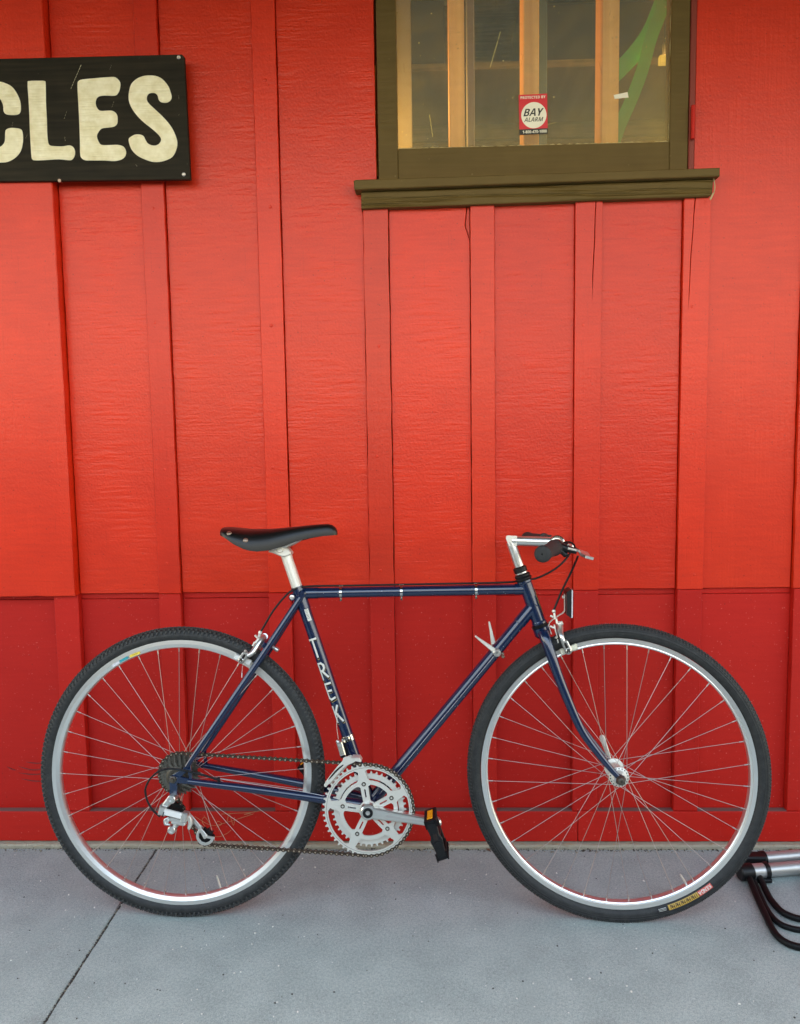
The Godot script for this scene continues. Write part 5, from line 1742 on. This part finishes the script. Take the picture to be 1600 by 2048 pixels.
func front_end() -> void:
	# everything that steers is turned a little to the right about the head tube
	var ax := V(-0.3222, 0.9467).normalized()
	var o := V(0.8627, 0.7036)
	var rot := Basis(ax, deg_to_rad(-2.8))
	var S := Transform3D(rot, o - rot * o)
	var f := group("fork", bike, S)
	var b := MB.new()
	lathe(b, V(0.8705, 0.6785), ax, [Vector2(-0.009, 0), Vector2(-0.009, 0.0155), Vector2(-0.004, 0.0195), Vector2(0.0135, 0.0195), Vector2(0.0145, 0.018), Vector2(0.0145, 0)], 28)
	rod(b, V(0.8725, 0.6735, -0.036), V(0.8725, 0.6735, 0.036), 0.0105, 18, 0.004)
	put("crown", b, M.blue, f)
	for s in [1.0, -1.0]:
		b = MB.new()
		var pts := []
		for p in [[0.8705, 0.681, 0.024], [0.8755, 0.667, 0.036], [0.8875, 0.6310, 0.0425], [0.903, 0.5831, 0.0455], [0.9302, 0.5123, 0.0475], [0.9554, 0.4577, 0.049], [0.9867, 0.4131, 0.0495], [1.0146, 0.3778, 0.0495], [1.0335, 0.3570, 0.0495]]:
			pts.append(V(p[0], p[1], p[2] * s))
		pts = smooth_path(pts, 5)
		var rr := []
		for i in pts.size():
			var t := float(i) / (pts.size() - 1)
			rr.append(lerpf(0.0128, 0.0062, pow(t, 1.5)))
		tube(b, pts, rr, 18)
		extrude(b, stadium(Vector2(1.0310, 0.3595), Vector2(1.0395, 0.3495), 0.006, 0.0125), 0.046, 0.0525, 0.0015, Transform3D(Basis.from_scale(V(1, 1, s)), Vector3.ZERO))
		put("blade", b, M.blue, f)
	# quick-release: nut on this side, lever on the far side
	b = MB.new()
	lathe(b, V(1.0395, 0.3496, 0.052), Vector3(0, 0, 1), [Vector2(0, 0), Vector2(0, 0.0105), Vector2(0.004, 0.0108), Vector2(0.010, 0.0092), Vector2(0.014, 0.0085), Vector2(0.015, 0.0050), Vector2(0.015, 0.0025), Vector2(0.012, 0.0025), Vector2(0.012, 0)], 20)
	put("skewer_nut", b, M.dark_steel, f)
	b = MB.new()
	rod(b, V(1.0395, 0.3496, -0.07), V(1.0395, 0.3496, -0.05), 0.011, 18, 0.002)
	extrude(b, stadium(Vector2(1.0345, 0.363), Vector2(1.018, 0.412), 0.0045, 0.0065), -0.074, -0.068, 0.002)
	put("skewer_lever", b, M.alloy_dull, f)
	b = MB.new()
	rod(b, V(1.0275, 0.3505, 0.050), V(1.0275, 0.3505, 0.0545), 0.0040, 12, 0.0006)
	put("eyelet", b, M.steel, f)
	# headset
	var h := group("headset", bike, S)
	b = MB.new()
	lathe(b, V(0.8285, 0.8041), ax, [Vector2(-0.002, 0), Vector2(-0.002, 0.0175), Vector2(0.003, 0.0205), Vector2(0.0045, 0.0205), Vector2(0.008, 0.0175), Vector2(0.0095, 0.0192), Vector2(0.0125, 0.0192), Vector2(0.016, 0.016), Vector2(0.0165, 0)], 30)
	put("upper_cup", b, M.black, h)
	b = MB.new()
	rod(b, V(0.8285, 0.8041) + ax * 0.0165, V(0.8285, 0.8041) + ax * 0.0195, 0.0148, 28)
	put("washer", b, M.alloy, h)
	b = MB.new()
	lathe(b, V(0.8285, 0.8041) + ax * 0.0195, ax, [Vector2(0, 0.0), Vector2(0, 0.0155), Vector2(0.002, 0.0162), Vector2(0.0115, 0.0162), Vector2(0.0145, 0.0125), Vector2(0.0145, 0)], 8)
	put("locknut", b, M.black, h)
	b = MB.new()
	lathe(b, V(0.8705, 0.6785), ax, [Vector2(0.0146, 0), Vector2(0.0146, 0.0195), Vector2(0.0175, 0.0202), Vector2(0.0185, 0.0186), Vector2(0.0195, 0.0186), Vector2(0.0205, 0.0198), Vector2(0.0225, 0.0180), Vector2(0.0225, 0)], 30)
	put("lower_cup", b, M.black, h)
	# stem
	var t := group("stem", bike, S)
	b = MB.new()
	rod(b, V(0.8215, 0.8255), V(0.7985, 0.8945), 0.0113, 26)
	rod(b, V(0.8010, 0.8978), V(0.9020, 0.8940), 0.0118, 26)
	for s in [1.0, -1.0]:
		extrude(b, poly([0.7866, 0.9035, 0.7880, 0.9095, 0.7910, 0.9108, 0.8130, 0.9096, 0.8120, 0.8850, 0.7935, 0.8860]), 0.0, 0.0108, 0.0055, Transform3D(Basis.from_scale(V(1, 1, s)), Vector3.ZERO))
	put("stem_body", b, M.alloy, t)
	b = MB.new()
	rod(b, V(0.9060, 0.8928, -0.020), V(0.9060, 0.8928, 0.020), 0.0175, 32, 0.0015)
	rod(b, V(0.9060, 0.8928, -0.021), V(0.9060, 0.8928, 0.021), 0.0155, 32, 0.001)
	put("bar_clamp", b, M.chrome, t)
	# handlebar
	var hb := group("handlebar", bike, S)
	b = MB.new()
	var bar := []
	for z in [-0.243, -0.19, -0.13, -0.08, -0.045, -0.02, 0.02, 0.045, 0.08, 0.13, 0.19, 0.243]:
		var k := maxf(0.0, absf(z) - 0.035) / 0.208
		bar.append(V(0.9060 - 0.052 * k * (0.5 + 0.5 * k), 0.8928 - (0.0150 if z > 0.0 else -0.0025) * k, z))
	tube(b, bar, 0.0111, 20)
	put("bar", b, M.chrome, hb)
	for s in [1.0, -1.0]:
		b = MB.new()
		var e: Vector3 = bar[11] if s > 0 else bar[0]
		var i0: Vector3 = bar[9] if s > 0 else bar[2]
		var d := (e - i0).normalized()
		var L := e.distance_to(i0) + 0.004
		lathe(b, i0, d, [Vector2(0, 0), Vector2(0, 0.0170), Vector2(0.004, 0.0185), Vector2(0.010, 0.0165), Vector2(0.02, 0.0150), Vector2(0.05, 0.0158), Vector2(L * 0.7, 0.0152), Vector2(L - 0.016, 0.0165), Vector2(L - 0.006, 0.0182), Vector2(L - 0.001, 0.0178), Vector2(L + 0.002, 0.0150), Vector2(L + 0.0028, 0.0080), Vector2(L + 0.0029, 0.0018), Vector2(L - 0.002, 0.0016), Vector2(L - 0.002, 0)], 30, true)
		put("grip", b, M.grip, hb)
		var lv := MB.new()
		var bx: Vector3 = bar[8].lerp(bar[9], 0.35) if s > 0 else bar[3].lerp(bar[2], 0.35)
		lathe(lv, bx - d * 0.007, d, [Vector2(0, 0.0115), Vector2(0, 0.0155), Vector2(0.014, 0.0155), Vector2(0.014, 0.0115)], 22)
		tube(lv, [bx + V(0.010, -0.002), bx + V(0.030, -0.008), bx + V(0.046, -0.012, 0.002 * s)], [0.0095, 0.0078, 0.0070], 12)
		tube(lv, [bx + V(0.012, -0.012), bx + V(0.020, -0.020), bx + V(0.026, -0.018)], [0.006, 0.0065, 0.005], 10)
		put("lever_body", lv, M.black, hb)
		lv = MB.new()
		box(lv, bx + V(0.038, -0.0075, 0.006 * s), V(0.026, 0.0062, 0.012), 0.002, Basis(Vector3(0, 0, 1), -0.22))
		var path := [bx + V(0.046, -0.0095, 0.004 * s), bx + V(0.0560, -0.0125, 0.024 * s), bx + V(0.0550, -0.0150, 0.055 * s), bx + V(0.0530, -0.0180, 0.082 * s), bx + V(0.0600, -0.0215, 0.100 * s)]
		for i in path.size() - 1:
			var a: Vector3 = path[i]
			var c: Vector3 = path[i + 1]
			var zd := (c - a).normalized()
			var xd := V(0.95, -0.30).slide(zd).normalized()
			box(lv, (a + c) / 2, V(0.0200 if i else 0.013, 0.0060, a.distance_to(c) + 0.0015), 0.0006, Basis(xd, zd.cross(xd), zd))
		put("brake_lever", lv, M.alloy, hb)
	b = MB.new()
	tube(b, smooth_path([V(0.913, 0.8895, 0.03), V(0.921, 0.8950, 0.05), V(0.930, 0.8955, 0.062), V(0.938, 0.8905, 0.070), V(0.941, 0.8800, 0.078)], 5), 0.0024, 8)
	put("cable_loop", b, M.black, hb)
	brakes(f)
	var w := wheel("front_wheel", V(1.0394, 0.3502), 0.3506, false, bike, 94.8)
	w.basis = rot
	w.position = S * V(1.0394, 0.3502)
	front_label(w)
	b = MB.new()
	tube(b, [V(1.193 - 1.0394, 0.0975 - 0.3502) * 1.03, V(1.193 - 1.0394, 0.0975 - 0.3502) * 0.965, V(1.193 - 1.0394, 0.0975 - 0.3502) * 0.93], [0.0030, 0.0028, 0.0018], 8)
	put("valve", b, M.steel, w)

func front_label(w: Node3D) -> void:
	var rc := 0.3506 - 0.0172
	var a := 0.0172
	var on := func(p: Vector2, lift: float) -> Array:
		# p.x: angle in metres of arc at the label's radius, clockwise; p.y: outward from radius 0.322
		var r := 0.3220 + p.y
		var th: float = -p.x / 0.328
		var t := asin(clampf((r - rc) / a, -0.99, 0.99))
		var rad := V(cos(th), sin(th))
		var nn: Vector3 = (rad * sin(t) + Vector3(0, 0, 1) * cos(t)).normalized()
		return [rad * (rc + sin(t) * (a + lift)) + Vector3(0, 0, 1) * cos(t) * (a * 0.98 + lift), nn]
	var deg := 0.328 * PI / 180.0
	for k in [[50.0, 56.6, "red_print"], [56.6, 70.0, "yellow_print"], [70.0, 74.8, "black"]]:
		var b := MB.new()
		stroke(b, [Vector2(k[0] * deg + 0.005, 0.0052), Vector2(k[1] * deg - 0.005, 0.0052)], 0.0098, on.bind(0.0009))
		put("label_field", b, M[k[2]], w)
	var b := MB.new()
	var x := 50.6 * deg
	for ch in ["K", "E", "N", "D", "A"]:
		glyph(b, ch, Vector2(x, 0.0024), Vector2(0.0048, 0.0058), 0.0013, on.bind(0.0014))
		x += 0.0069
	for k in 3:
		stroke(b, [Vector2(70.9 * deg, 0.0030 + 0.0022 * k), Vector2(74.0 * deg, 0.0030 + 0.0022 * k)], 0.0006, on.bind(0.0014))
	put("label_lettering", b, M.white_print, w)
	b = MB.new()
	x = 57.4 * deg
	for i in 16:
		var st: Array = [[Vector2(x, 0.0020), Vector2(x + 0.0006, 0.0082)], [Vector2(x, 0.0082), Vector2(x + 0.0028, 0.0050)], [Vector2(x + 0.0008, 0.005), Vector2(x + 0.003, 0.0020)]]
		for q in st.slice(0, 1 + i % 3):
			stroke(b, q, 0.0012, on.bind(0.0014))
		x += 0.0044
	put("label_print", b, M.black, w)

func bicycle() -> void:
	var Bx := Vector3(0.99987553, 0.0, 0.01577712)
	var By := Vector3(0.00182705, 0.99327209, -0.11578957)
	var Bz := Vector3(-0.01567097, 0.11580399, 0.99314846)
	bike = thing("bicycle", "dark blue road bicycle with black leather saddle and flat bars, leaning against the red wall", "bicycle", Transform3D(Basis(Bx, By, Bz), V(-0.5984, 0.0, 0.3361)))
	frame()
	saddle()
	drivetrain()
	var w := wheel("rear_wheel", V(0, 0.3480), 0.3480, true, bike, 91.4)
	var b := MB.new()
	tube(b, [V(0.0883, -0.2667) * 1.05, V(0.0883, -0.2667) * 0.985, V(0.0883, -0.2667) * 0.94], [0.0030, 0.0028, 0.0018], 8)
	put("valve", b, M.steel, w)
	# maker's stickers on the rear rim
	for k in [[108.9, 113.9, "yellow"], [114.9, 119.2, "teal_print"], [119.4, 123.2, "lens"]]:
		b = MB.new()
		var p := PackedVector2Array()
		for i in 9:
			p.append(Vector2.from_angle(deg_to_rad(lerpf(k[0], k[1], i / 8.0))) * 0.3068)
		for i in 9:
			p.append(Vector2.from_angle(deg_to_rad(lerpf(k[1], k[0], i / 8.0))) * 0.3010)
		extrude(b, p, 0.0, 0.0008, 0.0, Transform3D(Basis(), V(0, 0, 0.0122)))
		put("rim_sticker", b, M[k[2]], w)
	b = MB.new()
	for i in 7:
		var th := deg_to_rad(110.0 + i * 0.45)
		tube(b, [Vector3(cos(th), sin(th), 0) * 0.3030 + V(0, 0, 0.0130), Vector3(cos(th + 0.002), sin(th + 0.002), 0) * 0.3052 + V(0, 0, 0.0130)], 0.0005, 5)
	put("sticker_print", b, M.black, w)
	front_end()
	# down-tube shifters
	var s := group("shifters", bike)
	var e := V(0.6435, 0.7655)
	for k in [[1.0, 0.7612, 0.635, 0.7113, 0.6734], [-1.0, 0.7575, 0.6420, 0.7465, 0.7010]]:
		b = MB.new()
		rod(b, V(k[1], k[2], 0.013 * k[0]), V(k[1], k[2], 0.028 * k[0]), 0.0092, 22, 0.0015)
		lathe(b, V(k[1], k[2], 0.028 * k[0]), Vector3(0, 0, k[0]), [Vector2(0, 0.0068), Vector2(0.002, 0.006), Vector2(0.002, 0.003), Vector2(0, 0.003), Vector2(0, 0)], 16)
		put("shifter_boss", b, M.alloy, s)
		b = MB.new()
		extrude(b, stadium(Vector2(k[1], k[2]), Vector2(k[3], k[4]), 0.0062, 0.0020), 0.0, 0.005, 0.0014, Transform3D(Basis.from_scale(V(1, 1, 1)), V(0, 0, 0.021 if k[0] > 0 else -0.026)))
		put("shift_lever", b, M.alloy_dull, s)
	b = MB.new()
	rod(b, V(0.773, 0.627, 0.010), V(0.778, 0.622, 0.014), 0.004, 10, 0.001)
	rod(b, V(0.7725, 0.6325, 0.014), V(0.7775, 0.6300, 0.016), 0.0035, 10, 0.001)
	put("cable_stop", b, M.rivet, s)

# ------------------------------------------------------------------ the locks at the right
func locks() -> void:
	var specs := [
		["u_lock", "silver and black bicycle lock lying nearest, its black shackle bent towards the camera", 0.7880, 0.176, 0.0215, 0.0205, [[0.8085, 0.018, 0.180], [0.8040, 0.012, 0.225], [0.7975, 0.0085, 0.27], [0.7887, 0.0085, 0.3326], [0.7822, 0.0085, 0.380], [0.7810, 0.0085, 0.410], [0.7860, 0.0085, 0.431], [0.7968, 0.0085, 0.4460], [0.814, 0.0085, 0.4555], [0.84, 0.0085, 0.455], [0.880, 0.0085, 0.440], [0.905, 0.0085, 0.405], [0.965, 0.012, 0.16]]],
		["u_lock", "silver and black bicycle lock lying farther back, close to the wall", 0.8030, 0.122, 0.0235, 0.0190, [[0.8400, 0.020, 0.150], [0.8351, 0.012, 0.200], [0.8290, 0.0085, 0.254], [0.8272, 0.0085, 0.285], [0.8312, 0.0085, 0.3204], [0.8435, 0.0085, 0.3401], [0.8613, 0.0085, 0.3517], [0.885, 0.0085, 0.352], [0.918, 0.0085, 0.338], [0.940, 0.0085, 0.31], [0.985, 0.012, 0.11]]]]
	for k in specs:
		var g := thing(k[0], k[1], "lock", Transform3D(), "bicycle locks by the wall")
		var o := V(k[2], k[4], k[3])
		var ax := V(1, 0.004, -0.150).normalized()
		var r: float = k[5]
		var b := MB.new()
		lathe(b, o, ax, [Vector2(0.058, 0), Vector2(0.058, r - 0.004), Vector2(0.24, r - 0.004), Vector2(0.24, 0)], 30)
		put("crossbar", b, M.lock_tube, g)
		b = MB.new()
		lathe(b, o, ax, [Vector2(0, 0), Vector2(0, r - 0.003), Vector2(0.003, r), Vector2(0.0335, r + 0.0005), Vector2(0.036, r - 0.003), Vector2(0.036, 0)], 30)
		if k[3] < 0.15:
			box(b, o + V(0.040, r * 0.30, 0.003), V(0.062, 0.026, 0.030), 0.004)
		put("end_cap", b, M.black, g)
		b = MB.new()
		lathe(b, o, ax, [Vector2(0.066, r - 0.005), Vector2(0.066, r + 0.0005), Vector2(0.077, r + 0.0005), Vector2(0.078, r - 0.004)], 30)
		box(b, o + V(0.052, -r * 0.72, 0.002), V(0.052, 0.010, 0.030), 0.002)
		put("cylinder_cover", b, M.black, g)
		b = MB.new()
		lathe(b, o, ax, [Vector2(0.226, r - 0.005), Vector2(0.226, r + 0.0005), Vector2(0.27, r + 0.0005), Vector2(0.27, 0)], 30)
		put("end_cap", b, M.black, g)
		b = MB.new()
		lathe(b, o, ax, [Vector2(0.0355, r - 0.004), Vector2(0.0355, r - 0.002), Vector2(0.066, r - 0.002), Vector2(0.066, r - 0.004)], 30)
		put("collar", b, M.lock_tube, g)
		b = MB.new()
		var pts := []
		for p in k[6]:
			pts.append(V(p[0], p[1], p[2]))
		tube(b, smooth_path(pts, 5), 0.0078, 16)
		put("shackle", b, M.black_matt, g)
	var b := MB.new()
	tube(b, smooth_path([V(0.818, 0.010, 0.20), V(0.8090, 0.0065, 0.26), V(0.8030, 0.0065, 0.3064), V(0.8020, 0.0065, 0.3443), V(0.8094, 0.0065, 0.3685), V(0.8255, 0.0065, 0.3835), V(0.8448, 0.0065, 0.3908), V(0.88, 0.0065, 0.392), V(0.93, 0.0065, 0.36), V(0.99, 0.0065, 0.25)], 5), 0.0068, 14)
	tag(put("lock_cable", b, M.black_matt), "black rubber-covered cable curving out from under the two bicycle locks", "cable")

func _ready() -> void:
	rng.seed = 7
	var cam := Camera3D.new()
	cam.name = "camera"
	cam.position = Vector3(0.0, 1.14732, 2.147354)
	cam.rotation_degrees = Vector3(-5.5004, 1.867, -0.869)
	cam.fov = rad_to_deg(2.0 * atan(1024.0 / 1600.0))
	cam.near = 0.02
	cam.far = 900.0
	add_child(cam)
	var sky := ProceduralSkyMaterial.new()
	sky.sky_top_color = Color(0.62, 0.74, 0.88)
	sky.sky_horizon_color = Color(1.0, 0.93, 0.73)
	sky.sky_curve = 0.25
	sky.ground_horizon_color = Color(0.55, 0.54, 0.52)
	sky.ground_bottom_color = Color(0.35, 0.35, 0.35)
	sky.sun_angle_max = 0.0
	var we := WorldEnvironment.new()
	we.name = "environment"
	var env := Environment.new()
	env.background_mode = Environment.BG_SKY
	env.sky = Sky.new()
	env.sky.sky_material = sky
	env.background_energy_multiplier = 2.0
	env.tonemap_mode = Environment.TONE_MAPPER_LINEAR
	env.tonemap_exposure = 2.8
	env.sdfgi_enabled = true
	env.ssao_enabled = true
	env.ssil_enabled = true
	we.environment = env
	add_child(we)
	var sun := DirectionalLight3D.new()
	sun.name = "sun"
	sun.light_energy = 0.15
	sun.light_color = Color(1.0, 0.96, 0.90)
	sun.light_angular_distance = 14.0
	sun.shadow_enabled = true
	sun.rotation_degrees = Vector3(-62, 12, 0)
	add_child(sun)
	materials()
	ground()
	rng.seed = 21
	building()
	sign_board()
	sticker()
	bicycle()
	locks()
